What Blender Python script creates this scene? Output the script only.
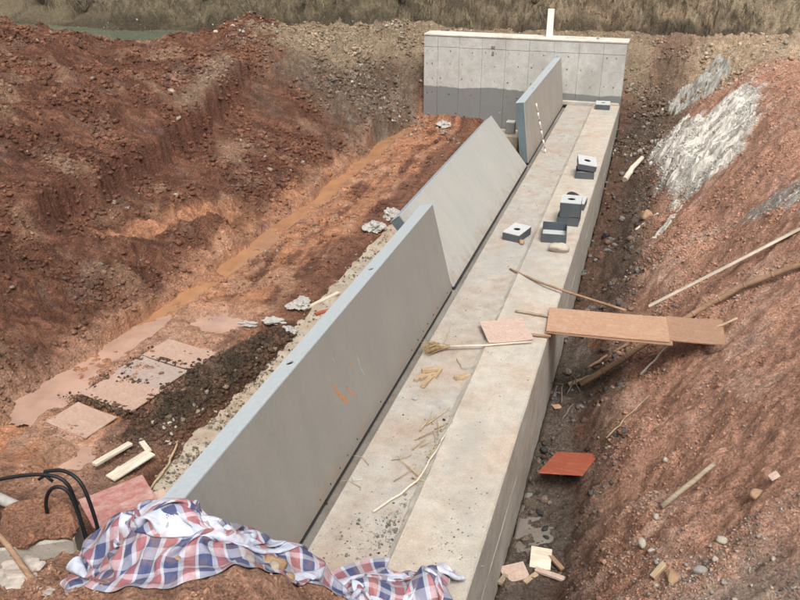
import bpy, bmesh, math, random
import numpy as np
from mathutils import Vector, Matrix, Euler

for o in list(bpy.data.objects): bpy.data.objects.remove(o)
scene = bpy.context.scene
COLL = scene.collection
R = math.radians

# ---------------------------------------------------------------- camera, sky, sun, exposure
cam_data = bpy.data.cameras.new('camera'); cam = bpy.data.objects.new('camera', cam_data); COLL.objects.link(cam)
cam_data.sensor_width = 36.0; cam_data.lens = 37.08; cam_data.clip_start = .05; cam_data.clip_end = 2000
cam.location = (0, 0, 4.4)
cam.rotation_euler = (R(90-25.3), 0, R(17.1))
scene.camera = cam
world = bpy.data.worlds.new('World'); scene.world = world; world.use_nodes = True
wn = world.node_tree.nodes; wl = world.node_tree.links
bg = wn['Background']; bg.inputs['Strength'].default_value = .105
sky = wn.new('ShaderNodeTexSky'); sky.sky_type = 'NISHITA'; sky.sun_disc = False
SUN_EL, SUN_AZ = 56.0, 152.0          # degrees; azimuth clockwise from +Y
sky.sun_elevation = R(SUN_EL); sky.sun_rotation = R(SUN_AZ)
sky.air_density = 1.0; sky.dust_density = 6.0; sky.ozone_density = .6
hs = wn.new('ShaderNodeHueSaturation'); hs.inputs['Saturation'].default_value = .16       # overcast: nearly white sky
wl.new(sky.outputs[0], hs.inputs['Color']); wl.new(hs.outputs[0], bg.inputs['Color'])
sd = bpy.data.lights.new('sun', 'SUN'); sd.energy = 1.5; sd.angle = R(18); sd.color = (1, .955, .89)
sun = bpy.data.objects.new('sun', sd); COLL.objects.link(sun)
_a, _e = R(SUN_AZ), R(SUN_EL)
sdir = Vector((math.sin(_a)*math.cos(_e), math.cos(_a)*math.cos(_e), math.sin(_e)))
sun.rotation_euler = sdir.to_track_quat('Z', 'Y').to_euler()
vs = scene.view_settings
vs.view_transform = 'Standard'; vs.look = 'None'; vs.exposure = .72; vs.gamma = 1.0; vs.use_curve_mapping = False

# ---- TERRAIN BEGIN
RNG = np.random.default_rng(11)
_PERM = np.random.default_rng(5).permutation(4096)
def _hash(ix, iy, s):
    return _PERM[(_PERM[(ix + 37*s) & 4095] + iy + 101*s) & 4095]
def perlin(x, y, s=0):
    xi = np.floor(x).astype(np.int64); yi = np.floor(y).astype(np.int64)
    xf = x-xi; yf = y-yi
    u = xf*xf*xf*(xf*(xf*6-15)+10); v = yf*yf*yf*(yf*(yf*6-15)+10)
    def g(dx, dy):
        a = _hash(xi+dx, yi+dy, s)*(2*math.pi/4096)
        return np.cos(a)*(xf-dx)+np.sin(a)*(yf-dy)
    a = g(0,0); b = g(1,0); c = g(0,1); d = g(1,1)
    return ((a*(1-u)+b*u)*(1-v)+(c*(1-u)+d*u)*v)*1.5
def fbm(x, y, f, octv=4, s=0, gain=.5):
    r = 0; a = 1.0
    for k in range(octv):
        r = r + a*perlin(x*f+13.7*k, y*f-7.1*k, s+k); a *= gain; f *= 2.03
    return r
def worley(x, y, s=0):
    """distance to the nearest jittered cell point and that cell's random value"""
    xi = np.floor(x).astype(np.int64); yi = np.floor(y).astype(np.int64)
    best = np.full(x.shape, 9.0); rid = np.zeros(x.shape)
    for dx in (-1,0,1):
        for dy in (-1,0,1):
            h = _hash(xi+dx, yi+dy, s)
            px = xi+dx+(h & 63)/63.0; py = yi+dy+((h >> 6) & 63)/63.0
            d = (x-px)**2+(y-py)**2
            m = d < best
            best = np.where(m, d, best); rid = np.where(m, _hash(h, yi+dy, s+3)/4096.0, rid)
    return np.sqrt(best), rid
def clods(x, y, f, s=0):
    d, r = worley(x*f, y*f, s)
    return np.clip(1-(d/(.35+.4*r))**2, 0, 1)*(.3+.7*r)
def sstep(a, b, t):
    t = np.clip((t-a)/(b-a), 0, 1); return t*t*(3-2*t)

SECTIONS = [   # cross-sections of the site, y: (x, z) ...
 (-400, [(-400,3),(400,3)]),
 (-10, [(-400,3),(-60,3),(60,3),(400,3)]),
 (0,   [(-400,3),(-60,2.5),(-8,2.1),(-3,2.4),(0,2.75),(3,2.8),(60,3)]),
 (2.4, [(-60,2),(-8,1.0),(-4,.55),(-3,.85),(-2,1.3),(-1,1.2),(0,.9),(1,1.3),(2,1.9),(60,2.6)]),
 (3.15,[(-60,1.5),(-8,.6),(-5,.1),(-4,.2),(-3.3,.55),(-2.6,.90),(-1.9,1.0),(-1.3,.84),(-.9,.45),(-.5,.1),(0,.0),(.6,.35),(1.2,.95),(2,1.6),(60,2.6)]),
 (3.75,[(-60,1.2),(-8,.4),(-6,-.2),(-4.5,-.2),(-3.6,.15),(-3,.3),(-2.5,.5),(-1.8,.52),(-1.25,.25),(-.95,.0),(-.84,-.2),(-.6,-.6),(0,-.45),(.6,.1),(1.2,.65),(2,1.4),(60,2.6)]),
 (4.5, [(-60,1.5),(-9,.5),(-7.5,.1),(-6,-.5),(-4.2,-.6),(-3,-.55),(-2.5,-.75),(-2.35,-1.5),(-.9,-1.5),(-.8,-1.15),(-.1,-1.1),(.5,-.45),(1.2,.3),(2,1.1),(3,1.9),(60,2.4)]),
 (6,   [(-60,1.5),(-14,1.7),(-10,.85),(-8.2,.45),(-6.9,-.62),(-6.6,-.78),(-4.45,-.76),(-4.2,-.87),(-2.5,-.9),(-2.35,-1.5),(-.9,-1.5),(-.8,-1.34),(-.3,-1.28),(-.05,-.95),(1.15,.2),(2,1.0),(3,1.6),(60,2.2)]),
 (9,   [(-60,2),(-16,2.5),(-13,2.25),(-10,1.3),(-8.9,.50),(-8.35,.28),(-8.1,.12),(-7.3,-.25),(-6.5,-.72),(-4.45,-.76),(-4.2,-.87),(-2.5,-.9),(-2.35,-1.5),(-.9,-1.5),(-.8,-1.32),(-.4,-1.24),(-.1,-.98),(1,.0),(2,.9),(3,1.5),(60,2)]),
 (12,  [(-60,2.2),(-16,2.7),(-13,2.4),(-10.5,1.25),(-9.2,.62),(-8.35,.30),(-8.2,.18),(-7.2,-.30),(-6.6,-.68),(-6.4,-.78),(-4.4,-.76),(-4.2,-.87),(-2.5,-.9),(-2.35,-1.5),(-.9,-1.5),(-.8,-1.30),(-.45,-1.18),(-.1,-.9),(1,.1),(2,1.0),(2.7,1.4),(60,1.9)]),
 (16.5,[(-60,1.5),(-17,2.2),(-15,2.1),(-13,1.75),(-11,1.4),(-9.3,.72),(-8.95,.55),(-8.75,.38),(-7.4,-.22),(-6.5,-.70),(-6.2,-.78),(-4.4,-.76),(-4.2,-.87),(-2.5,-.9),(-2.35,-1.5),(-.9,-1.5),(-.8,-1.2),(-.3,-1.05),(.1,-.7),(1,.45),(1.8,1.2),(2.4,1.5),(60,1.8)]),
 (19,  [(-60,1),(-16,.9),(-13.5,1.1),(-11.8,1.35),(-10.8,1.5),(-9.5,1.4),(-8.2,1.0),(-6.9,.1),(-6.35,-.7),(-6.1,-.8),(-4.4,-.76),(-4.2,-.87),(-2.5,-.9),(-2.35,-1.5),(-.9,-1.5),(-.8,-.9),(-.2,-.8),(.3,-.3),(1.2,.75),(1.9,1.25),(2.6,1.5),(60,1.7)]),
 (21.3,[(-60,.3),(-16,.2),(-13.5,.5),(-12,1.2),(-11,1.8),(-10.2,1.65),(-9.5,1.4),(-8.2,1.2),(-7.2,.6),(-6.4,-.3),(-6.1,-.75),(-4.4,-.8),(-4.2,-.87),(-2.5,-.9),(-2.35,-1.5),(-.9,-1.5),(-.8,-.6),(-.1,-.55),(.5,.0),(1.5,.95),(2.3,1.45),(60,1.6)]),
 (21.75,[(-60,.2),(-16,.1),(-13.5,.4),(-12,1.1),(-11,1.6),(-8,1.25),(-7,.8),(-6.3,.1),(-5.8,.2),(-5.4,.6),(-1.4,.6),(-.9,-.2),(-.3,-.4),(.6,.1),(1.8,1.15),(2.6,1.45),(60,1.6)]),
 (22.6,[(-60,-.1),(-16,-.2),(-13.5,.1),(-12,.6),(-11,1.2),(-8,1.35),(-6.5,1.2),(-5.8,1.25),(-1.6,1.3),(-.9,.5),(-.3,.1),(.8,.6),(2,1.3),(3,1.45),(60,1.6)]),
 (24,  [(-60,-.4),(-17,-.5),(-13,-.3),(-12,.2),(-10,1.15),(-1.5,1.32),(-.2,1.25),(1,1.3),(3,1.4),(60,1.5)]),
 (25.6,[(-60,-.6),(-18,-.6),(-14,-.5),(-11.5,.1),(-9.5,.9),(-8,1.12),(60,1.2)]),
 (27,  [(-60,-.6),(-13,-.6),(-9,.2),(60,.2)]),
 (28.5,[(-60,-.8),(60,-.7)]),
 (29.8,[(-60,-.3),(-10,-.2),(60,0)]),
 (30.6,[(-60,.45),(-10,.45),(60,.5)]),
 (31.3,[(-60,1.0),(-10,1.0),(60,1.1)]),
 (32.5,[(-60,2.2),(-10,2.2),(60,2.4)]),
 (35,  [(-60,4.6),(-10,4.4),(60,4.6)]),
 (40,  [(-60,7),(60,7)]),
 (60,  [(-400,8),(400,8)]),
 (400, [(-400,9),(400,9)])]
def base_height(x, y):
    ys = np.array([s[0] for s in SECTIONS], float)
    k = np.clip(np.searchsorted(ys, y, side='right')-1, 0, len(ys)-2)
    t = np.clip((y-ys[k])/(ys[k+1]-ys[k]), 0, 1)
    z0 = np.zeros(x.shape); z1 = np.zeros(x.shape)
    for i, (yy, pts) in enumerate(SECTIONS):
        a = np.array(pts, float)
        m = k == i
        if m.any(): z0[m] = np.interp(x[m], a[:,0], a[:,1])
        m = k+1 == i
        if m.any(): z1[m] = np.interp(x[m], a[:,0], a[:,1])
    return z0*(1-t)+z1*t
CHAN = np.array([(21.6,-6.0),(19.4,-6.28),(15.9,-6.2),(13.5,-6.14),(11.7,-6.25),(9.6,-6.27),(7.9,-6.4),(6.2,-6.4),(4.8,-6.2)])[::-1]
def in_poly(x, y, poly):
    c = np.zeros(x.shape, bool); n = len(poly)
    for i in range(n):
        x0, y0 = poly[i]; x1, y1 = poly[(i+1) % n]
        if y0 == y1: continue
        m = (y0 > y) != (y1 > y)
        c ^= m & (x < (x1-x0)*(y-y0)/(y1-y0)+x0)
    return c
def poly_mask(x, y, poly, warp=.08, seed=0):
    wx = x+warp*fbm(x, y, 4, 3, 80+seed); wy = y+warp*fbm(x, y, 4, 3, 90+seed)
    return in_poly(wx, wy, poly)
POOLS = [[(-5.4,5.5),(-5.55,6.0),(-5.3,6.2),(-5.0,5.65)],
         [(-6.75,6.3),(-6.62,8.05),(-6.2,9.0),(-6.05,8.6),(-6.15,7.3),(-6.3,6.2)],
         [(-6.0,8.95),(-5.2,8.75),(-4.9,9.2),(-5.6,9.6)]]
def blur(m, w=3):
    for _ in range(2):
        k = np.ones(2*w+1)/(2*w+1)
        m = np.apply_along_axis(lambda r: np.convolve(r, k, 'same'), 0, m)
        m = np.apply_along_axis(lambda r: np.convolve(r, k, 'same'), 1, m)
    return m
def axis(parts):
    out = []
    for a, b, s in parts:
        n = max(1, int(round((b-a)/s))); out.append(np.linspace(a, b, n, endpoint=False))
    return np.concatenate(out+[[parts[-1][1]]])
GX = axis([(-400,-120,40),(-120,-40,8),(-40,-22,1),(-22,-15,.12),(-15,-9,.055),(-9,-4.4,.028),(-4.4,-.9,.045),(-.9,2.6,.026),(2.6,5,.07),(5,12,.5),(12,60,4),(60,400,40)])
GY = axis([(-400,-60,40),(-60,-6,4),(-6,1.8,.3),(1.8,9,.026),(9,14,.034),(14,20,.045),(20,26,.055),(26,30,.12),(30,33.5,.05),(33.5,40,.5),(40,80,4),(80,400,40)])
X, Y = np.meshgrid(GX, GY)
# broad warp of the section lines so that no edge runs ruler straight
_nearw = sstep(-4.9,-5.6,X)+sstep(-.3,.3,X)
WX = X+_nearw*(.28*fbm(X,Y,.5,3,1)+.04*fbm(X,Y,2.2,3,4))
WY = Y+sstep(23,24.5,Y)*(.8*fbm(X,Y,.22,3,8)+.25*fbm(X,Y,1.3,3,9))
Z = base_height(WX, WY)
LEFT = sstep(-4.2,-4.8,X); RIGHT = sstep(-.75,-.2,X)
FLOOR = sstep(-6.9,-6.4,X)*sstep(-4.3,-4.6,X)*sstep(4.6,5.6,Y)*sstep(22,21,Y)      # bottom of the pit
HEAP = sstep(-6.3,-6.9,X)*sstep(26,24,Y)*sstep(3,5,Y)                              # spoil heap on the pit's far side
NEAR = sstep(4.6,3.9,Y)                                                            # mound in the foreground
RSLOPE = sstep(-.35,.05,X)*sstep(3.4,4.6,Y)*sstep(26,23,Y)
BANK = sstep(21.5,23,Y)*sstep(28,26.5,Y)
FAR = sstep(29,30,Y)
fine = (Y > 1.5) & (Y < 34) & (X > -22) & (X < 5)
def on(fn):
    r = np.zeros(X.shape); r[fine] = fn(X[fine], Y[fine]); return r
n1 = on(lambda x,y: fbm(x,y,1.1,4,20)); n2 = on(lambda x,y: fbm(x,y,5,4,30,.6))
c1 = on(lambda x,y: clods(x+.1*perlin(x*3,y*3,2),y,3.2,40)); c2 = on(lambda x,y: clods(x,y,7.5,41)); c3 = on(lambda x,y: clods(x,y,15,42))
streak = on(lambda x,y: fbm((x*.6-y*.8),(x*.8+y*.6)*.14,5.2,4,50,.66))             # tooth marks of the digger bucket
furrow = on(lambda x,y: fbm((x*.94+y*.34)*.18,(-x*.34+y*.94),2.6,3,55,.6))
scarpw = np.exp(-((X+8.35)/.55)**2)*sstep(8,9.5,Y)*sstep(19,17,Y)
Z += (1-.6*scarpw)*HEAP*(.15*n1+.060*n2+.05*c1+.055*c2+.04*c3+.03*furrow+.03*furrow*sstep(-9,-8,X))
tooth = on(lambda x,y: fbm(y+.15*x,x*.12,5.5,3,58,.7))
scx = np.interp(Y,[8,9,12,16.5,18],[-8.2,-8.28,-8.32,-8.9,-9.1])+.12*perlin(Y*.9,Y*0+2,11)+.05*perlin(Y*3.1,Y*0+2,12)+.05*tooth
plate = sstep(.07,-.07,X-scx)*sstep(-11.5,-9.2,X)*sstep(8.2,9.6,Y)*sstep(18.2,16.9,Y)
Z += .46*plate-.10*np.exp(-((X-scx-.25)/.3)**2)*sstep(8.2,9.6,Y)*sstep(18.2,16.9,Y)*(X > scx)
Z += NEAR*(.10*n1+.045*n2+.05*c2+.03*c3)
Z += RSLOPE*(.08*n1+.036*n2+.024*streak+.035*c2*(.4+.6*sstep(9,5,Y))+.022*c3)
lump = np.exp(-((X-.35-.15*perlin(Y*.8,Y*0+3.,3))/.45)**2)*sstep(4.5,6,Y)*sstep(20,17,Y)
Z += lump*.10*(n1+.6*c1)
Z += BANK*(.10*n1+.04*n2+.05*c1*sstep(-7,-8.5,X)+.03*c2)
Z += sstep(20,21.5,Y)*sstep(24.5,23,Y)*(np.exp(-((X-.3)/.9)**2)+np.exp(-((X+7)/.8)**2))*(.06*c1+.05*c2+.03*c3)
Z += FAR*(.28*n1+.16*n2+.22*c1+.10*c2+.20*on(lambda x,y: np.abs(fbm(x+.5*y,y*.6,1.8,4,60))))
# the pit floor: ruts, ridges, pools
chx = np.interp(Y, CHAN[:,0], CHAN[:,1])+.12*perlin(Y*.8, Y*0, 5)+.05*perlin(Y*3, Y*0, 6)
chw = .20+.09*perlin(Y*.7, Y*0+5, 7)
rut = on(lambda x,y: fbm((x+.03*y)*1.0,y*.16,3.1,4,70,.6))
Z += FLOOR*(.03*n1+.014*n2+.014*c2+.006*c3*sstep(.0,.25,n1+.3)+.035*rut)
ridge_y = sstep(5.6,6.4,Y)*sstep(9.4,8.6,Y)
rx = np.interp(Y,[5.6,6.07,7.35,8.8,9.4],[-4.9,-4.8,-4.62,-4.3,-4.25])-.02
DIRT = np.exp(-((X-rx)/.34)**4)*ridge_y
Z += DIRT*(.14+.05*n1+.035*n2+.05*c2+.03*c3)
d = np.abs(X-chx)/chw
CHANNEL = sstep(1.25,.7,d)*sstep(4.6,5.4,Y)*sstep(21.4,20.9,Y)
Z = Z*(1-CHANNEL)+CHANNEL*np.minimum(Z,-.865+.07*n1+.035*n2)
POOL = np.zeros(X.shape)
for i, p in enumerate(POOLS):
    m = np.zeros(X.shape); bb = (X > -7.2) & (X < -4.4) & (Y > 5) & (Y < 10.2)
    m[bb] = poly_mask(X[bb], Y[bb], p, .14, i)
    POOL = np.maximum(POOL, m)
sub = np.ix_((GY > 4.8) & (GY < 10.4), (GX > -7.4) & (GX < -4.3))
POOL[sub] = blur(POOL[sub], 2)
Z = Z*(1-POOL)+POOL*(-.855+.035*n1+.03*n2+.035*c2*(n1 > .05))
_sl = sstep(-6.15,-6.0,X)*sstep(-4.95,-5.1,X)*sstep(6.0,6.15,Y)*sstep(8.5,8.35,Y)
Z = Z*(1-_sl)+_sl*(-.795+.030*n1+.016*n2+.02*c2)
ch2x = np.interp(Y,[9.6,10.08,11.11,12.48,13],[-7.95,-7.71,-7.46,-6.95,-6.8])+.04*perlin(Y*2,Y*0,9)
CH2 = sstep(.30,.10,np.abs(X-ch2x))*sstep(9.6,10.2,Y)*sstep(13,12.4,Y)
Z = Z-CH2*.10
TR = sstep(-.9,-.84,X)*sstep(.1,-.2,X)*sstep(4.4,5,Y)*sstep(20,18,Y)
Z += TR*(.012+.05*n1+.035*n2+.035*c2+.02*c3)
WEIRCUT = (X > -2.44) & (X < -.86) & (Y > 4.3) & (Y < 21.4)
Z = np.where(WEIRCUT, np.minimum(Z, -1.4), Z)
APR = (X > -4.25) & (X < -2.3) & (Y > 4.9) & (Y < 21.4)
Z = np.where(APR, np.minimum(Z, -.84), Z)
# soil colours (linear, dry or damp earth): weights per region
n1c = on(lambda x,y: fbm(x+.9*Z[fine],y+1.5*Z[fine],1.1,4,20)); n2c = on(lambda x,y: fbm(x+.9*Z[fine],y+1.5*Z[fine],6,4,33,.65))
fz = on(lambda x,y: fbm(x+.4*y,Z[fine]*1.6,1.3,5,130,.6))
def rgb(*c): return np.array(c)
def mixc(C, c, w): return C*(1-w[...,None])+np.asarray(c)*w[...,None]
red_dark = rgb(.150,.068,.043); red = rgb(.265,.125,.077); orange = rgb(.44,.21,.115); pink = rgb(.43,.27,.20)
brown = rgb(.17,.118,.082); sand = rgb(.36,.275,.185); darkdirt = rgb(.075,.052,.034); olive = rgb(.155,.125,.078); grey = rgb(.25,.225,.19)
COL = np.zeros(X.shape+(3,))+red_dark
COL = mixc(COL, red, np.clip(.22+.9*n1c+.8*n2c,0,1)*.75)
COL = mixc(COL, rgb(.33,.20,.13), HEAP*sstep(.25,.6,on(lambda x,y: fbm(x,y,.7,4,110)))*.75)
COL = mixc(COL, grey, HEAP*sstep(.35,.7,on(lambda x,y: fbm(x,y,1.6,4,113)))*.18)
COL = mixc(COL, rgb(.30,.215,.15), np.exp(-((X-scx+.28)/.25)**2)*(X < scx)*sstep(13.5,15.5,Y+n1)*sstep(18,17,Y)*.8)
COL = mixc(COL, rgb(.20,.085,.055), np.exp(-((X-scx-.03)/.12)**2)*sstep(8.5,9.6,Y)*sstep(18,17,Y)*.7)
COL = mixc(COL, orange, FLOOR*np.clip(.8+1.0*rut+.5*n2,0,1)*.95)
COL = mixc(COL, red_dark, FLOOR*sstep(.2,.5,-rut+.4*n2)*.7)
COL = mixc(COL, rgb(.135,.062,.042), FLOOR*sstep(-5.0,-4.75,X+.15*n1)*.75)
COL = mixc(COL, rgb(.43,.24,.15), FLOOR*sstep(.15,.35,on(lambda x,y: fbm(x,y*.5,2.2,4,117)))*sstep(-4.7,-5.0,X)*.85)
COL = mixc(COL, pink, FLOOR*sstep(9.8,8.2,Y)*np.clip(.35+.8*n1,0,1)*.8)
COL = mixc(COL, pink, np.maximum(POOL*.8,0))
MARG = np.maximum(CHANNEL, POOL); _ms = np.ix_((GY > 4.8) & (GY < 21.8), (GX > -7.6) & (GX < -4.2)); MARG[_ms] = blur(MARG[_ms], 6); MARG = np.clip(MARG*2.2, 0, 1)*sstep(-7.5,-7.2,X)*sstep(-4.3,-4.6,X)
COL = mixc(COL, rgb(.38,.215,.14), MARG*.7)
COL = mixc(COL, orange*.95, CHANNEL*.9); COL = mixc(COL, orange, CH2*np.clip(.85+.5*n2,0,1))
COL = mixc(COL, darkdirt, np.clip(DIRT*1.3,0,1)*np.clip(.85+.4*n2,0,1))
GB = sstep(16.9,19.0,Y+.8*n1-.25*(X+7.5))*sstep(-9.3,-8.0,X+.5*n1)*sstep(-5.9,-6.3,X)          # grey-brown slope beside the end wall
COL = mixc(COL, brown, GB*.9); COL = mixc(COL, grey*.9, GB*sstep(.1,.5,n2)*.6)
TOP = sstep(18.6,20.6,Y+.9*n1)*sstep(-10.3,-9.2,X+n1)*sstep(-2,-4,X-0*Y)
COL = mixc(COL, sand, np.clip(TOP*.9,0,1)*sstep(.55,1.0,Z))
COL = mixc(COL, sand, BANK*sstep(-10.6,-9.4,X+.5*n1)*.9)
COL = mixc(COL, brown, BANK*sstep(.1,.5,n2)*.5)
RB = RSLOPE
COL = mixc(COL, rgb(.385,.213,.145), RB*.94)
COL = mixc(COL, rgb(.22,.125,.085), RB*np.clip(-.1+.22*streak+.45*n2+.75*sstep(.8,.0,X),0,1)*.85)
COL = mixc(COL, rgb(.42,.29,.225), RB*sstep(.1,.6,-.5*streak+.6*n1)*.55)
COL = mixc(COL, brown*.8, RB*sstep(18.5,20,Y+.5*n1)*sstep(1.4,.5,X)*.9)
COL = mixc(COL, sand*.95, RB*sstep(19.6,21.5,Y+.7*n1+.25*X)*sstep(.3,1.2,X)*.9)
COL = mixc(COL, grey*1.1, RSLOPE*sstep(5.6,4.8,Y+.5*n1+.2*n2)*sstep(.35,.7,X)*sstep(1.7,1.1,X)*.6)
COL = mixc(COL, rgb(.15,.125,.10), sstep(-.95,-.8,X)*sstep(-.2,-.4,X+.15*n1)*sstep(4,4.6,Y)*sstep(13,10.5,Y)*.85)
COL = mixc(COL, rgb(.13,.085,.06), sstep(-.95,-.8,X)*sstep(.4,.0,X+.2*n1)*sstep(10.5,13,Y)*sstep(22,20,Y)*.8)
COL = mixc(COL, rgb(.085,.07,.055), np.exp(-((X+.3)/.6)**2)*np.exp(-((Y-21.2)/1.2)**2)*.8)      # trench bottom: cement-grey mud near, brown beyond, darker by the wall's right end
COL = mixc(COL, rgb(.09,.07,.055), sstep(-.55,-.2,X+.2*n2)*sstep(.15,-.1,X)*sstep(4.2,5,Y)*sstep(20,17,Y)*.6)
COL = mixc(COL, rgb(.37,.205,.135), NEAR*sstep(.4,.2,X)*.9)
COL = mixc(COL, rgb(.44,.26,.18), NEAR*np.clip(n1+.5*n2,0,1)*.6)
fbr = sstep(-9,4,X+2*n1)
COL = mixc(COL, rgb(.165,.132,.085), FAR*(1-fbr)); COL = mixc(COL, rgb(.29,.23,.155), FAR*fbr)
COL = mixc(COL, rgb(.085,.068,.045), FAR*sstep(.0,.40,fz+.2*n1)*(.85-.15*fbr))
COL = mixc(COL, rgb(.06,.048,.032), sstep(29.4,29.9,Y)*sstep(31.0,30.4,Y+.3*n1)*.8)  # damp shore soil, with the undercut's shadow line put into its colour
_mm = np.zeros(X.shape); _bb = (X > -.3) & (X < 2.4) & (Y > 12.5) & (Y < 20.5)
_mm[_bb] = poly_mask(X[_bb], Y[_bb], [(.05,19.4),(.6,19.2),(1.0,18.4),(1.8,18.4),(2.0,17.5),(1.8,16.4),(1.65,15.0),(1.2,14.5),(.75,14.6),(.45,15.2),(.2,16.4)], .25, 40)
_sb = np.ix_((GY > 12) & (GY < 21), (GX > -.8) & (GX < 2.9)); _mm[_sb] = blur(_mm[_sb], 4)
MORTAR = sstep(.25,.85,_mm+.45*n2+.2*streak)*sstep(.02,.35,_mm)
COL = mixc(COL, rgb(.62,.585,.52), np.clip(MORTAR*.95,0,1))
_gp = np.zeros(X.shape); _bb = (X > 1.1) & (X < 2.7) & (Y > 10.3) & (Y < 12.8); _gp[_bb] = poly_mask(X[_bb], Y[_bb], [(1.38,12.3),(1.7,12.1),(2.3,11.8),(2.5,11.0),(2.0,10.75),(1.6,11.4)], .15, 44)
COL = mixc(COL, rgb(.30,.285,.255), _gp*np.clip(.7+.5*n2,0,1)); Z += .03*MORTAR
COL *= (1+.22*np.where(X > -1, n2, n2c)+.10*(c3-.3))[...,None]
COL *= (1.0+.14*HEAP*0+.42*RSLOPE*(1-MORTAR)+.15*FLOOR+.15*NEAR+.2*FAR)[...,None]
COL = np.clip(COL, .012, .75)
_dy = np.gradient(Z, axis=0); 
def ground_z(x, y):
    j = int(np.clip(np.searchsorted(GX, x)-1, 0, len(GX)-2)); i = int(np.clip(np.searchsorted(GY, y)-1, 0, len(GY)-2))
    u = (x-GX[j])/(GX[j+1]-GX[j]); v = (y-GY[i])/(GY[i+1]-GY[i])
    return float((Z[i,j]*(1-u)+Z[i,j+1]*u)*(1-v)+(Z[i+1,j]*(1-u)+Z[i+1,j+1]*u)*v)
def ground_za(x, y, F=None):
    F = Z if F is None else F
    j = np.clip(np.searchsorted(GX, x)-1, 0, len(GX)-2); i = np.clip(np.searchsorted(GY, y)-1, 0, len(GY)-2)
    u = (x-GX[j])/(GX[j+1]-GX[j]); v = (y-GY[i])/(GY[i+1]-GY[i])
    if F.ndim == 3: u = u[...,None]; v = v[...,None]
    return (F[i,j]*(1-u)+F[i,j+1]*u)*(1-v)+(F[i+1,j]*(1-u)+F[i+1,j+1]*u)*v
# ---- TERRAIN END

# ---------------------------------------------------------------- materials
def new_mat(name):
    m = bpy.data.materials.new(name); m.use_nodes = True
    return m, m.node_tree.nodes, m.node_tree.links, m.node_tree.nodes['Principled BSDF']
def noise(n, l, scale, detail=5, rough=.6, vec=None, coord='Object', stretch=None):
    t = n.new('ShaderNodeTexNoise'); t.inputs['Scale'].default_value = scale; t.inputs['Detail'].default_value = detail; t.inputs['Roughness'].default_value = rough
    if vec is None:
        tc = n.new('ShaderNodeTexCoord'); vec = tc.outputs[coord]
    if stretch:
        mp = n.new('ShaderNodeMapping'); mp.inputs['Scale'].default_value = stretch; l.new(vec, mp.inputs['Vector']); vec = mp.outputs[0]
    l.new(vec, t.inputs['Vector'])
    return t.outputs['Fac']
def ramp(n, l, fac, stops):
    r = n.new('ShaderNodeValToRGB'); e = r.color_ramp.elements
    while len(e) < len(stops): e.new(.5)
    for k, (p, c) in enumerate(stops):
        e[k].position = p; e[k].color = (c, c, c, 1) if isinstance(c, (int, float)) else (*c, 1)
    l.new(fac, r.inputs['Fac']); return r.outputs['Color']
def mix(n, l, a, b, fac, mode='MIX'):
    m = n.new('ShaderNodeMix'); m.data_type = 'RGBA'; m.blend_type = mode
    for sock, v in ((m.inputs[6], a), (m.inputs[7], b), (m.inputs[0], fac)):
        if isinstance(v, (int, float)): sock.default_value = v if sock == m.inputs[0] else (v, v, v, 1)
        elif isinstance(v, tuple): sock.default_value = (*v, 1)
        else: l.new(v, sock)
    return m.outputs[2]
def bump(n, l, b, hts):
    prev = None
    for h, dist, st in hts:
        k = n.new('ShaderNodeBump'); k.inputs['Distance'].default_value = dist; k.inputs['Strength'].default_value = st
        l.new(h, k.inputs['Height'])
        if prev: l.new(prev, k.inputs['Normal'])
        prev = k.outputs['Normal']
    l.new(prev, b.inputs['Normal'])
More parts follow.
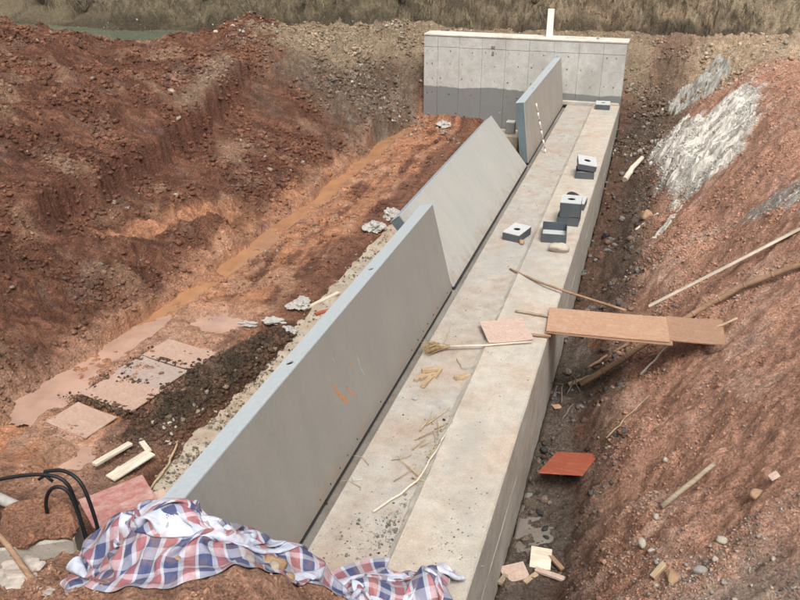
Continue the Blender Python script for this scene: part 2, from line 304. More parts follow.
def m_soil(name, bump_amt=1.0, spec=.25):
    m, n, l, b = new_mat(name)
    at = n.new('ShaderNodeAttribute'); at.attribute_name = 'Col'
    f1 = noise(n, l, 9, 6, .65); f2 = noise(n, l, 45, 6, .7); f3 = noise(n, l, 2.2, 4)
    c = mix(n, l, at.outputs['Color'], ramp(n, l, f1, [(.3, .78), (.7, 1.22)]), 1.0, 'MULTIPLY')
    c = mix(n, l, c, ramp(n, l, f2, [(.32, .42), (.68, 1.55)]), 1.0, 'MULTIPLY')
    c = mix(n, l, c, ramp(n, l, f3, [(.3, .85), (.7, 1.15)]), 1.0, 'MULTIPLY')
    # small pale stones and root bits lying in the earth
    v = n.new('ShaderNodeTexVoronoi'); v.inputs['Scale'].default_value = 26; v.inputs['Randomness'].default_value = 1
    tc = n.new('ShaderNodeTexCoord'); l.new(tc.outputs['Object'], v.inputs['Vector'])
    sel = n.new('ShaderNodeMath'); sel.operation = 'GREATER_THAN'; sel.inputs[1].default_value = .88
    sp = n.new('ShaderNodeSeparateColor'); l.new(v.outputs['Color'], sp.inputs[0]); l.new(sp.outputs[0], sel.inputs[0])
    near = n.new('ShaderNodeMath'); near.operation = 'LESS_THAN'; near.inputs[1].default_value = .22; l.new(v.outputs['Distance'], near.inputs[0])
    mul = n.new('ShaderNodeMath'); mul.operation = 'MULTIPLY'; l.new(sel.outputs[0], mul.inputs[0]); l.new(near.outputs[0], mul.inputs[1])
    dry = n.new('ShaderNodeAttribute'); dry.attribute_name = 'wet'
    inv = n.new('ShaderNodeMath'); inv.operation = 'MULTIPLY_ADD'; inv.inputs[1].default_value = -.55; inv.inputs[2].default_value = .55; l.new(dry.outputs['Fac'], inv.inputs[0])
    m2 = n.new('ShaderNodeMath'); m2.operation = 'MULTIPLY'; l.new(mul.outputs[0], m2.inputs[0]); l.new(inv.outputs[0], m2.inputs[1])
    c = mix(n, l, c, (.40, .34, .27), m2.outputs[0])
    l.new(c, b.inputs['Base Color'])
    rr = n.new('ShaderNodeMath'); rr.operation = 'MULTIPLY_ADD'; rr.inputs[1].default_value = -.62; rr.inputs[2].default_value = .95
    l.new(dry.outputs['Fac'], rr.inputs[0]); l.new(rr.outputs[0], b.inputs['Roughness'])
    b.inputs['Specular IOR Level'].default_value = spec
    vb = n.new('ShaderNodeTexVoronoi'); vb.inputs['Scale'].default_value = 22; vb.inputs['Randomness'].default_value = 1; l.new(tc.outputs['Object'], vb.inputs['Vector'])
    vi = n.new('ShaderNodeMath'); vi.operation = 'MULTIPLY'; vi.inputs[1].default_value = -1; l.new(vb.outputs['Distance'], vi.inputs[0])
    def damped(h):   # wet, smeared mud is smoother than crumbled earth
        q = n.new('ShaderNodeMath'); q.operation = 'MULTIPLY_ADD'; q.inputs[1].default_value = -.72; q.inputs[2].default_value = 1.0; l.new(dry.outputs['Fac'], q.inputs[0])
        w = n.new('ShaderNodeMath'); w.operation = 'MULTIPLY'; l.new(h, w.inputs[0]); l.new(q.outputs[0], w.inputs[1]); return w.outputs[0]
    bump(n, l, b, [(f1, .09*bump_amt, .7), (damped(vi.outputs[0]), .045*bump_amt, .8), (damped(f2), .06*bump_amt, .9)])
    return m
def m_concrete(name, base, stain, stain_amt=.5, dark=.5, scale=1.0, damp=None, pits=True):
    m, n, l, b = new_mat(name)
    f1 = noise(n, l, 1.3*scale, 7, .62, coord='Object'); f2 = noise(n, l, 7*scale, 6, .65); f3 = noise(n, l, 60*scale, 4, .6); f4 = noise(n, l, 2.6*scale, 6, .7)
    c = mix(n, l, base, stain, ramp(n, l, f1, [(.42, 0.), (.66, stain_amt)]))
    c = mix(n, l, c, ramp(n, l, f2, [(.28, .82), (.68, 1.10)]), 1.0, 'MULTIPLY')
    c = mix(n, l, c, tuple(v*dark for v in base), ramp(n, l, f4, [(.54, 0.), (.76, .5)]))
    c = mix(n, l, c, ramp(n, l, f3, [(.3, .86), (.7, 1.12)]), 1.0, 'MULTIPLY')
    gl = noise(n, l, .55*scale, 5, .6, stretch=(1.6, .6, 1)); c = mix(n, l, c, (.30, .29, .265), ramp(n, l, gl, [(.50, 0.), (.66, .65)]))
    if pits:
        v = n.new('ShaderNodeTexVoronoi'); v.inputs['Scale'].default_value = 9
        tc = n.new('ShaderNodeTexCoord'); l.new(tc.outputs['Object'], v.inputs['Vector'])
        c = mix(n, l, c, tuple(x*.32 for x in base), ramp(n, l, v.outputs['Distance'], [(.055, .8), (.085, 0.)]))
    if damp:   # damp band of darker cement wash at the wall's foot, with an uneven upper edge
        tc = n.new('ShaderNodeTexCoord'); sx = n.new('ShaderNodeSeparateXYZ'); l.new(tc.outputs['Object'], sx.inputs[0])
        ed = noise(n, l, 1.6, 4)
        a = n.new('ShaderNodeMath'); a.operation = 'MULTIPLY_ADD'; a.inputs[1].default_value = .22; l.new(ed, a.inputs[0]); l.new(sx.outputs['Z'], a.inputs[2])
        c = mix(n, l, c, damp[1], ramp(n, l, a.outputs[0], [(damp[0]+.10, .88), (damp[0]+.125, 0.)]))
    l.new(c, b.inputs['Base Color']); b.inputs['Roughness'].default_value = .88; b.inputs['Specular IOR Level'].default_value = .25
    bump(n, l, b, [(f2, .012, .5), (f3, .004, .6)])
    return m
def m_paint(name, base, dust, amt=.5, rough=.5, metal=0.0, streak=True):
    m, n, l, b = new_mat(name)
    f1 = noise(n, l, 1.6, 6, .6); f2 = noise(n, l, 22, 5, .65)
    f3 = noise(n, l, 2.2, 5, .6, stretch=(1, 1.8, .6)) if streak else f1
    c = mix(n, l, base, dust, ramp(n, l, f1, [(.38, 0.), (.68, amt)]))
    c = mix(n, l, c, dust, ramp(n, l, f3, [(.5, 0.), (.74, amt*.7)]))
    c = mix(n, l, c, ramp(n, l, f2, [(.3, .90), (.7, 1.08)]), 1.0, 'MULTIPLY')
    l.new(c, b.inputs['Base Color'])
    l.new(ramp(n, l, f2, [(.3, rough-.08), (.7, rough+.14)]), b.inputs['Roughness'])
    b.inputs['Metallic'].default_value = metal; b.inputs['Specular IOR Level'].default_value = .35
    if streak:   # dried mud splashed up from the sill, and thin run marks
        tc = n.new('ShaderNodeTexCoord'); sx = n.new('ShaderNodeSeparateXYZ'); l.new(tc.outputs['Object'], sx.inputs[0])
        sp = noise(n, l, 6, 8, .75); a = n.new('ShaderNodeMath'); a.operation = 'MULTIPLY_ADD'; a.inputs[1].default_value = -.55; l.new(sx.outputs['Z'], a.inputs[0]); l.new(sp, a.inputs[2])
        c = mix(n, l, c, (.30,.225,.165), ramp(n, l, a.outputs[0], [(.40, 0.), (.62, .75)]))
        run = noise(n, l, 1.6, 6, .65, stretch=(1, 2.6, .8)); c = mix(n, l, c, ramp(n, l, run, [(.34, .95), (.5, 1.0), (.68, 1.04)]), 1.0, 'MULTIPLY')
        spk = noise(n, l, 70, 2, .5); c = mix(n, l, c, (.30,.25,.20), ramp(n, l, spk, [(.68, 0.), (.74, .6)]))
        l.new(c, b.inputs['Base Color'])
    bump(n, l, b, [(f1, .006, .35), (f2, .0008, .5)])
    return m
def m_wood(name, base, dark, axis=(1, 12, 12), rough=.75):
    m, n, l, b = new_mat(name)
    g = noise(n, l, 5, 6, .6, stretch=axis); f = noise(n, l, 3, 4)
    c = mix(n, l, dark, base, ramp(n, l, g, [(.32, 0.), (.62, 1.)]))
    c = mix(n, l, c, ramp(n, l, f, [(.3, .72), (.7, 1.12)]), 1.0, 'MULTIPLY')
    l.new(c, b.inputs['Base Color']); b.inputs['Roughness'].default_value = rough; b.inputs['Specular IOR Level'].default_value = .25
    bump(n, l, b, [(g, .003, .5)])
    return m
def m_flat(name, base, rough=.7, var=.25, scale=14, spec=.3, bmp=.004):
    m, n, l, b = new_mat(name)
    f = noise(n, l, scale, 5)
    c = mix(n, l, base, ramp(n, l, f, [(.3, 1-var), (.7, 1+var)]), 1.0, 'MULTIPLY')
    l.new(c, b.inputs['Base Color']); b.inputs['Roughness'].default_value = rough; b.inputs['Specular IOR Level'].default_value = spec
    bump(n, l, b, [(f, bmp, .5)])
    return m
def m_ply(name, film, wood, worn):
    """film-faced shuttering board: coloured film scuffed through in streaks"""
    m, n, l, b = new_mat(name)
    f1 = noise(n, l, 5, 6, .7, stretch=(1, 3, 1)); f2 = noise(n, l, 30, 4)
    c = mix(n, l, film, wood, ramp(n, l, f1, [(.62-.35*worn, 0.), (.82-.3*worn, .85)]))
    c = mix(n, l, c, ramp(n, l, f2, [(.3, .85), (.7, 1.12)]), 1.0, 'MULTIPLY')
    l.new(c, b.inputs['Base Color']); b.inputs['Roughness'].default_value = .6; b.inputs['Specular IOR Level'].default_value = .3
    bump(n, l, b, [(f2, .002, .4)])
    return m
def m_mudwater(name, base, rough=.12):
    m, n, l, b = new_mat(name)
    f = noise(n, l, 2.2, 5); f2 = noise(n, l, 9, 3)
    c = mix(n, l, base, tuple(v*.72 for v in base), ramp(n, l, f, [(.38, 0.), (.66, 1.)]))
    l.new(c, b.inputs['Base Color']); b.inputs['Roughness'].default_value = rough; b.inputs['IOR'].default_value = 1.33
    bump(n, l, b, [(f2, .002, .25)])
    return m
def m_tarp():
    m, n, l, b = new_mat('striped_tarp')
    at = n.new('ShaderNodeAttribute'); at.attribute_name = 'cloth'; sx = n.new('ShaderNodeSeparateXYZ'); l.new(at.outputs['Vector'], sx.inputs[0])
    def stripes(sock, period, stops):
        d = n.new('ShaderNodeMath'); d.operation = 'DIVIDE'; d.inputs[1].default_value = period; l.new(sock, d.inputs[0])
        f = n.new('ShaderNodeMath'); f.operation = 'FRACT'; l.new(d.outputs[0], f.inputs[0])
        r = ramp(n, l, f.outputs[0], stops); r.node.color_ramp.interpolation = 'CONSTANT'; return r
    red, blue, white = (.31, .125, .14), (.07, .085, .17), (.36, .37, .42)
    a = stripes(sx.outputs[0], .21, [(0, white), (.09, red), (.43, white), (.53, blue), (.93, white)])
    bb = stripes(sx.outputs[1], .29, [(0, (.95,.95,1)), (.14, (1,.92,.92)), (.42, (.95,.95,1)), (.54, (.42,.45,.70)), (.86, (.95,.95,1))])
    pale = mix(n, l, a, (.70, .70, .75), stripes(sx.outputs[1], .29, [(0, .28), (.14, .0), (.42, .28), (.54, .0), (.86, .28)]))
    c = mix(n, l, pale, bb, .30, 'MULTIPLY')
    # the woven back is plain pale blue-white
    g = n.new('ShaderNodeNewGeometry')
    c = mix(n, l, c, (.50, .54, .64), mix(n, l, 0.0, .92, g.outputs['Backfacing']))
    f = noise(n, l, 8, 5); c = mix(n, l, c, (.30, .17, .11), ramp(n, l, f, [(.48, 0.), (.75, .7)]))
    l.new(c, b.inputs['Base Color']); b.inputs['Roughness'].default_value = .5; b.inputs['Specular IOR Level'].default_value = .4
    cr = n.new('ShaderNodeTexVoronoi'); cr.feature = 'DISTANCE_TO_EDGE'; cr.inputs['Scale'].default_value = 9; l.new(at.outputs['Vector'], cr.inputs['Vector'])
    bump(n, l, b, [(cr.outputs['Distance'], .03, .6), (noise(n, l, 18, 4), .012, .5)])
    return m
M = {}
M['soil'] = m_soil('earth'); M['clod'] = m_soil('earth_clods', .5)
M['sill'] = m_concrete('sill_concrete', (.45,.41,.35), (.44,.33,.25), .75, .58)
M['sill_low'] = m_concrete('sill_concrete_dusty', (.375,.35,.31), (.38,.285,.22), .75, .52, 1.1)
M['apron'] = m_concrete('apron_concrete', (.42,.36,.285), (.36,.26,.18), .9, .55, 1.4)
M['wall'] = m_concrete('wall_concrete', (.47,.46,.43), (.40,.385,.35), .6, .72, damp=(.22, (.15,.152,.15)))
M['wall_top'] = m_concrete('wall_top_concrete', (.62,.58,.51), (.5,.44,.36), .5, .8)
M['footing'] = m_concrete('footing_concrete', (.195,.185,.165), (.17,.13,.10), .8, .5)
M['side'] = m_concrete('sill_side_concrete', (.42,.39,.34), (.32,.27,.22), .7, .6)
M['block'] = m_flat('caked_red_mud', (.27,.135,.085), .95, .45, 16, .15, .05)
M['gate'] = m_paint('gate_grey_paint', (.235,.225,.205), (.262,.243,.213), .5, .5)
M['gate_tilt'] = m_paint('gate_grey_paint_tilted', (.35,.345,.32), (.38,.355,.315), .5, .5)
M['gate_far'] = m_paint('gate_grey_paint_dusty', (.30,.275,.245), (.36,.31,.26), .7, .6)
M['gate_top'] = m_paint('gate_edge_paint', (.375,.415,.435), (.39,.40,.39), .5, .45, streak=False)
M['gate_end'] = m_paint('gate_end_steel', (.10,.135,.155), (.17,.18,.18), .5, .45)
M['seal'] = m_flat('rubber_seal', (.03,.03,.03), .8)
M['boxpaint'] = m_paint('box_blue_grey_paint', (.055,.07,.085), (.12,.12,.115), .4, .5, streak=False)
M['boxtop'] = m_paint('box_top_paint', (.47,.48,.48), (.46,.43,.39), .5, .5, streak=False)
M['hole'] = m_flat('dark_cavity', (.012,.012,.014), .9)
M['wood'] = m_wood('pale_timber', (.52,.40,.27), (.36,.25,.15)); M['wood_grey'] = m_wood('weathered_timber', (.38,.31,.23), (.24,.18,.12))
M['bamboo'] = m_wood('bamboo', (.36,.235,.15), (.24,.14,.085)); M['white_wood'] = m_wood('pale_dry_timber', (.68,.61,.50), (.52,.44,.34))
M['straw'] = m_flat('straw', (.40,.30,.17), .85, .35); M['twig'] = m_flat('dry_twig', (.33,.25,.16), .85, .35)
M['ply'] = m_ply('shutter_board_faded', (.40,.235,.15), (.44,.31,.215), .5); M['ply_red'] = m_ply('shutter_board_red', (.34,.085,.045), (.42,.19,.11), .35)
M['ply_pink'] = m_ply('shutter_board_scuffed', (.33,.13,.115), (.45,.31,.27), .6); M['ply_pale'] = m_ply('shutter_board_pale', (.47,.34,.28), (.50,.39,.32), .5)
M['ply_brown'] = m_ply('shutter_board_muddy', (.31,.18,.115), (.34,.22,.15), .45)
M['post'] = m_flat('white_painted_post', (.76,.74,.70), .7, .1); M['plastic'] = m_flat('white_plastic', (.38,.36,.33), .45, .12, 20, .4, .01)
M['black'] = m_flat('black_rubber_hose', (.012,.012,.014), .5, .2); M['stone'] = m_flat('stone', (.40,.33,.26), .85, .3, 9, .25, .02)
M['stone_grey'] = m_flat('grey_stone', (.30,.28,.25), .85, .3, 9, .25, .02); M['stone_white'] = m_flat('pale_stone', (.43,.385,.32), .85, .25, 9, .25, .02); M['stone_tan'] = m_flat('tan_stone', (.36,.235,.14), .85, .25, 9, .25, .02)
M['mortar'] = m_flat('dried_white_mortar', (.50,.465,.41), .9, .3, 7, .2, .04); M['mortar_grey'] = m_flat('grey_mortar_crust', (.30,.285,.255), .9, .3, 6, .2, .04)
M['mud_orange'] = m_mudwater('orange_mud_water', (.38,.195,.10), .15); M['mud_pink'] = m_mudwater('pink_mud_water', (.44,.28,.21), .14)
M['dirty_plastic'] = m_flat('dirty_plastic', (.40,.345,.30), .6, .35, 12, .35, .02)
M['mud_board'] = m_ply('mud_smeared_board', (.40,.265,.20), (.44,.32,.26), .5); M['mud_board_grey'] = m_ply('mud_smeared_board_grey', (.34,.265,.225), (.40,.32,.27), .5)
M['river'] = m_mudwater('river_water', (.13,.155,.105), .08)
M['orange_paint'] = m_flat('orange_spray_paint', (.46,.20,.075), .7, .3, 40); M['scratch'] = m_flat('pale_scratch', (.40,.42,.42), .6, .2)
M['grass'] = m_flat('dry_grass', (.25,.205,.13), .9, .45, 3, .2); M['branch'] = m_flat('dry_branch', (.16,.125,.09), .9, .3)
M['staff_white'] = m_flat('staff_white', (.68,.64,.58), .6, .1); M['staff_dark'] = m_flat('staff_dark_band', (.33,.25,.21), .6, .1)
M['tarp'] = m_tarp(); M['plastic_blue'] = m_flat('tarp_back', (.50,.54,.62), .45, .1, 20, .4, .01)

# ---------------------------------------------------------------- building helpers
def link_mesh(name, me, mat=None, parent=None, loc=None):
    o = bpy.data.objects.new(name, me); COLL.objects.link(o)
    if mat is not None and not me.materials: me.materials.append(M[mat] if isinstance(mat, str) else mat)
    if parent is not None: o.parent = parent
    if loc is not None: o.location = loc
    return o
def np_mesh(name, V, F, smooth=False):
    me = bpy.data.meshes.new(name); V = np.asarray(V, np.float32); F = np.asarray(F, np.int32)
    me.vertices.add(len(V)); me.vertices.foreach_set('co', V.ravel())
    k = F.shape[1]; me.loops.add(F.size); me.polygons.add(len(F))
    me.loops.foreach_set('vertex_index', F.ravel())
    me.polygons.foreach_set('loop_start', np.arange(0, F.size, k, dtype=np.int32))
    me.polygons.foreach_set('loop_total', np.full(len(F), k, np.int32))
    me.polygons.foreach_set('use_smooth', np.full(len(F), smooth, bool))
    me.update(calc_edges=True); return me
def set_attr(me, name, arr, kind):
    a = me.attributes.new(name, kind, 'POINT')
    if kind == 'FLOAT': a.data.foreach_set('value', np.asarray(arr, np.float32).ravel())
    elif kind == 'FLOAT_VECTOR': a.data.foreach_set('vector', np.asarray(arr, np.float32).ravel())
    else:
        c = np.ones((len(arr), 4), np.float32); c[:, :3] = arr; a.data.foreach_set('color', c.ravel())
def tag(o, label, cat=None, group=None, kind=None):
    if label: o['label'] = label
    if cat: o['category'] = cat
    if group: o['group'] = group
    if kind: o['kind'] = kind
    return o
def empty(name, loc, rot=(0,0,0), label=None, cat=None, group=None):
    o = bpy.data.objects.new(name, None); o.empty_display_size = .1; COLL.objects.link(o); o.location = loc; o.rotation_euler = rot
    return tag(o, label, cat, group)
def bm_mesh(bm, smooth=False):
    me = bpy.data.meshes.new('m'); bmesh.ops.recalc_face_normals(bm, faces=bm.faces)
    if smooth:
        for f in bm.faces: f.smooth = True
    bm.to_mesh(me); bm.free(); return me
def box_bm(sx, sy, sz, bev=.004, c=(0,0,0), seg=1, bm=None):
    b = bmesh.new(); bmesh.ops.create_cube(b, size=1)
    for v in b.verts: v.co = Vector((v.co.x*sx+c[0], v.co.y*sy+c[1], v.co.z*sz+c[2]))
    if bev: bmesh.ops.bevel(b, geom=list(b.edges), offset=bev, segments=seg, affect='EDGES', profile=.6)
    if bm is None: return b
    me = bpy.data.meshes.new('tmp'); b.to_mesh(me); b.free(); bm.from_mesh(me); bpy.data.meshes.remove(me); return bm
def span_box(x0, x1, y0, y1, z0, z1, bev=.004):
    return box_bm(x1-x0, y1-y0, z1-z0, bev, ((x0+x1)/2, (y0+y1)/2, (z0+z1)/2))
def rough_edges(bm, amp, f=6, seed=0, cuts=0):
    if cuts: bmesh.ops.subdivide_edges(bm, edges=[e for e in bm.edges if e.calc_length() > .08], cuts=cuts, use_grid_fill=True)
    from mathutils import noise as mn
    for v in bm.verts:
        v.co += mn.noise_vector(v.co*f+Vector((seed*7.3, 0, 0)))*amp
    return bm
def tube_bm(pts, radii, seg=8, bm=None, caps=True):
    bm = bm or bmesh.new(); pts = [Vector(p) for p in pts]; n = len(pts)
    if isinstance(radii, (int, float)): radii = [radii]*n
    rings = []; up = Vector((0.13, .2, 1)).normalized()
    t = (pts[1]-pts[0]).normalized()
    if abs(t.dot(up)) > .95: up = Vector((1, 0, .1)).normalized()
    for i in range(n):
        t = (pts[min(i+1, n-1)]-pts[max(i-1, 0)]).normalized()
        s = t.cross(up).normalized(); u = s.cross(t).normalized(); up = u
        rings.append([bm.verts.new(pts[i]+(s*math.cos(a)+u*math.sin(a))*radii[i]) for a in [2*math.pi*k/seg for k in range(seg)]])
    for i in range(n-1):
        for k in range(seg):
            f = bm.faces.new((rings[i][k], rings[i][(k+1) % seg], rings[i+1][(k+1) % seg], rings[i+1][k])); f.smooth = True
    if caps:
        bm.faces.new(rings[0][::-1]); bm.faces.new(rings[-1])
    return bm
def pole(name, pts, r0, r1, mat, label, cat, wob=.0, n=10, group=None, nodes=0, seg=8, seed=1):
    """a round stick along a polyline, base at its first point"""
    rnd = random.Random(seed); P = [Vector(p) for p in pts]; base = P[0].copy()
    L = [0]
    for a, b in zip(P, P[1:]): L.append(L[-1]+(b-a).length)
    out, rad = [], []
    for k in range(n+1):
        d = L[-1]*k/n; i = max(j for j in range(len(P)-1) if L[j] <= d+1e-9); t = (d-L[i])/(L[i+1]-L[i])
        q = P[i].lerp(P[i+1], t)-base
        w = wob*math.sin(math.pi*k/n)
        out.append(q+Vector((rnd.uniform(-w, w), rnd.uniform(-w, w), rnd.uniform(-w, w)*.5))); rad.append((r0+(r1-r0)*k/n)*rnd.uniform(.94, 1.06))
    o = link_mesh(name, bm_mesh(tube_bm(out, rad, seg)), mat, loc=base)
    tag(o, label, cat, group)
    if nodes:
        for k in range(1, nodes+1):
            j = k*n/(nodes+1); i = int(j); t = j-i
            q = out[i].lerp(out[i+1], t); dr = (out[i+1]-out[i]).normalized(); r = rad[i]*1.16
            link_mesh('node_ring', bm_mesh(tube_bm([q-dr*.012, q, q+dr*.012], [r*.86, r, r*.86], seg)), mat, o)
    return o
def board(name, size, loc, rot, mat, label, cat, group=None, bev=.003, warp=.0, edge=None):
    """flat board with its base corner frame in the middle; slight warp; rot is euler"""
    bm = box_bm(*size, bev)
    if warp:
        bmesh.ops.subdivide_edges(bm, edges=[e for e in bm.edges if e.calc_length() > max(size)*.6], cuts=5, use_grid_fill=True)
        for v in bm.verts: v.co.z += warp*((2*v.co.x/size[0])**2-.5)+warp*.4*v.co.y/size[1]*v.co.x/size[0]
    o = link_mesh(name, bm_mesh(bm), mat, loc=loc); o.rotation_euler = rot
    return tag(o, label, cat, group)
def frame_rot(ex, ey):
    """rotation whose x axis runs along ex and whose y axis leans towards ey"""
    ex = Vector(ex).normalized(); ez = ex.cross(Vector(ey)).normalized(); ey = ez.cross(ex)
    return Matrix((ex, ey, ez)).transposed().to_euler()
def rock_mesh(seed, sub=2, flat=.75, amp=.32):
    from mathutils import noise as mn
    bm = bmesh.new(); bmesh.ops.create_icosphere(bm, subdivisions=sub, radius=1)
    rnd = random.Random(seed); off = Vector((rnd.uniform(0, 50), rnd.uniform(0, 50), 0))
    planes = [(Vector((rnd.gauss(0,1), rnd.gauss(0,1), rnd.gauss(0,1))).normalized(), rnd.uniform(.55,.85)) for _ in range(7)]
    for v in bm.verts:
        p = v.co*(1+amp*mn.noise(v.co*1.3+off)+amp*.4*mn.noise(v.co*3.2+off))
        for nrm, d in planes:
            h = p.dot(nrm)-d
            if h > 0: p = p-nrm*h*.85
        v.co = Vector((p.x, p.y, p.z*flat))
    return bm_mesh(bm, True)
_rocks = 0
def rock(x, y, sx, sy, sz, mat, label, z=None, rz=None, cat='stone', group=None, name='stone', sink=.25):
    global _rocks; _rocks += 1
    me = rock_mesh(100+_rocks, 3 if max(sx, sy) > .08 else 2, 1.0)
    o = link_mesh(name, me, mat)
    zz = (ground_z(x, y) if z is None else z)
    o.location = (x, y, zz+sz*(1-2*sink)); o.scale = (sx, sy, sz); o.rotation_euler = (0, 0, rz if rz is not None else _rocks*1.7)
    return tag(o, label, cat, group)

# ---------------------------------------------------------------- the ground, one sheet
ny, nx = X.shape
V = np.stack([X, Y, Z], -1).reshape(-1, 3)
I = np.arange(ny*nx).reshape(ny, nx)
F = np.stack([I[:-1,:-1], I[:-1,1:], I[1:,1:], I[1:,:-1]], -1).reshape(-1, 4)
me = np_mesh('ground', V, F, True)
WET = np.clip(FLOOR*(.85+.4*rut)+.8*MARG+CHANNEL+POOL*.8+CH2, 0, 1)
COL = COL*(1-.22*np.clip(WET, 0, 1))[...,None]      # wet earth is darker than dry
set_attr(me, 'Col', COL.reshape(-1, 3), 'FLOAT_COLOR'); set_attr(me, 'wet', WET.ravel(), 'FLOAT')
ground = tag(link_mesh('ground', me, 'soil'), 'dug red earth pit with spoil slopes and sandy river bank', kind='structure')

def sheet(name, x0, x1, y0, y1, z, mat, label, n=24):
    gx, gy = np.meshgrid(np.linspace(x0, x1, n), np.linspace(y0, y1, n)); ii = np.arange(n*n).reshape(n, n)
    me = np_mesh(name, np.stack([gx, gy, gx*0+z], -1).reshape(-1, 3), np.stack([ii[:-1,:-1], ii[:-1,1:], ii[1:,1:], ii[1:,:-1]], -1).reshape(-1, 4), True)
    return tag(link_mesh(name, me, mat), label, kind='structure')
def pool_sheet(name, mask, z, mat, label):
    """water surface over the cells of the ground grid where the hollow is; the earth pierces it along its shore"""
    q = mask[:-1,:-1] & mask[1:,:-1] & mask[:-1,1:] & mask[1:,1:]
    f = F.reshape(ny-1, nx-1, 4)[q]; used, inv = np.unique(f, return_inverse=True)
    v = V[used].copy(); v[:, 2] = z
    return tag(link_mesh(name, np_mesh(name, v, inv.reshape(-1, 4), True), mat), label, kind='structure')
def grow(m, k=3):
    for _ in range(k):
        a = m.copy(); a[1:] |= m[:-1]; a[:-1] |= m[1:]; a[:,1:] |= m[:,:-1]; a[:,:-1] |= m[:,1:]; m = a
    return m
sheet('river', -400, 400, 24.2, 31.2, .02, 'river', 'green river water running behind the spoil heap', 60)
pool_sheet('muddy_channel', grow(CHANNEL > .2, 4) & (Y < 21.2) & (Y > 6.4), -.832, 'mud_orange', 'orange muddy water in the channel along the pit')
_pn = ['orange-pink puddle near the scuffed red board', 'pink flooded strip at the foot of the spoil heap', 'small puddle at the bend of the muddy channel']
for i, p in enumerate(POOLS):
    m = np.zeros(X.shape, bool); bb = (X > -7.2) & (X < -4.4) & (Y > 5) & (Y < 10.2)
    m[bb] = poly_mask(X[bb], Y[bb], p, .14, i)
    pool_sheet('puddle', grow(m, 5), -.822+.0015*i, 'mud_pink', _pn[i])

# ---------------------------------------------------------------- clods and gravel lying on the ground
def scatter(name, n, region, sizes, label, tint=None, seed=0, mat='clod', col=None, flat=.95, sub=1, power=2.6, jit=.14):
    """region(x, y) gives a keep probability; built as real stones in one object"""
    rg = np.random.default_rng(seed); xs, ys = [], []; got = 0
    x0, x1, y0, y1 = region[0]
    while got < n:
        x = rg.uniform(x0, x1, n*3); y = y0+(y1-y0)*rg.random(n*3)**1.35
        k = rg.random(n*3) < region[1](x, y); xs.append(x[k]); ys.append(y[k]); got += k.sum()
        if len(xs) > 40: break
    x = np.concatenate(xs)[:n]; y = np.concatenate(ys)[:n]; n = len(x)
    bases = []
    for b in range(10):
        m = rock_mesh(seed*31+b, sub, .8, .5); co = np.zeros(len(m.vertices)*3); m.vertices.foreach_get('co', co)
        fa = np.array([list(p.vertices) for p in m.polygons]); bases.append((co.reshape(-1, 3), fa)); bpy.data.meshes.remove(m)
    s = sizes[0]+(sizes[1]-sizes[0])*rg.random(n)**power
    s *= np.clip((y+2)/8, .65, 1.8)
    z = ground_za(x, y); c = ground_za(x, y, COL) if col is None else np.tile(np.asarray(col), (n, 1))
    c = c*(1+jit*rg.normal(size=(n, 1)))
    if tint is not None:
        k = rg.random(n) < tint[0]; c[k] = np.asarray(tint[1])*(1+.25*rg.normal(size=(k.sum(), 1)))
    c = np.clip(c, .015, .7)
    VV, FF, CC = [], [], []; off = 0
    which = rg.integers(0, 10, n)
    for b in range(10):
        idx = np.where(which == b)[0]
        if not len(idx): continue
        co, fa = bases[b]; a = rg.uniform(0, 6.28, len(idx)); t = rg.uniform(-.6, .6, len(idx))
        sc = s[idx][:, None]*rg.uniform(.6, 1.25, (len(idx), 3)); sc[:, 2] *= flat
        P = co[None]*sc[:, None, :]
        P = np.stack([P[...,0], P[...,1]*np.cos(t)[:,None]-P[...,2]*np.sin(t)[:,None], P[...,1]*np.sin(t)[:,None]+P[...,2]*np.cos(t)[:,None]], -1)
        P = np.stack([P[...,0]*np.cos(a)[:,None]-P[...,1]*np.sin(a)[:,None], P[...,0]*np.sin(a)[:,None]+P[...,1]*np.cos(a)[:,None], P[...,2]], -1)
        P = P+np.stack([x[idx], y[idx], z[idx]+s[idx]*.22], -1)[:, None, :]
        VV.append(P.reshape(-1, 3)); nv = co.shape[0]
        FF.append((fa[None]+off+(np.arange(len(idx))*nv)[:, None, None]).reshape(-1, 3)); off += nv*len(idx)
        CC.append(np.repeat(c[idx], nv, 0))
    me = np_mesh(name, np.concatenate(VV), np.concatenate(FF), True)
    set_attr(me, 'Col', np.concatenate(CC), 'FLOAT_COLOR'); set_attr(me, 'wet', np.zeros(len(me.vertices)), 'FLOAT')
    return tag(link_mesh(name, me, mat), label, kind='stuff')
def G(field): return lambda x, y: ground_za(x, y, field)
dry = lambda x, y: (1-np.clip(1.2*ground_za(x, y, np.clip(POOL+CHANNEL+CH2, 0, 1)), 0, 1))
patchy = lambda x, y, f, s: np.clip(.45+1.3*fbm(x, y, f, 3, s), 0, 1)
scatter('soil_clods', 36000, ((-15,-6.3,4.6,23), lambda x,y: G(HEAP)(x,y)*dry(x,y)*patchy(x,y,.9,200)), (.006,.042), 'red clods of dug earth on the spoil heap', (.015,(.34,.27,.20)), 1)
scatter('mud_lumps', 2600, ((-6.8,-4.5,4.7,21), lambda x,y: G(FLOOR)(x,y)*dry(x,y)*patchy(x,y,1.3,210)), (.006,.032), 'lumps of red mud on the pit floor', (.05,(.36,.27,.2)), 2)
scatter('dark_dirt_lumps', 3500, ((-5.3,-4.1,5.6,9.5), lambda x,y: G(DIRT)(x,y)), (.008,.04), 'dark crumbly dirt of the ridge beside the apron', (.05,(.3,.24,.17)), 3)
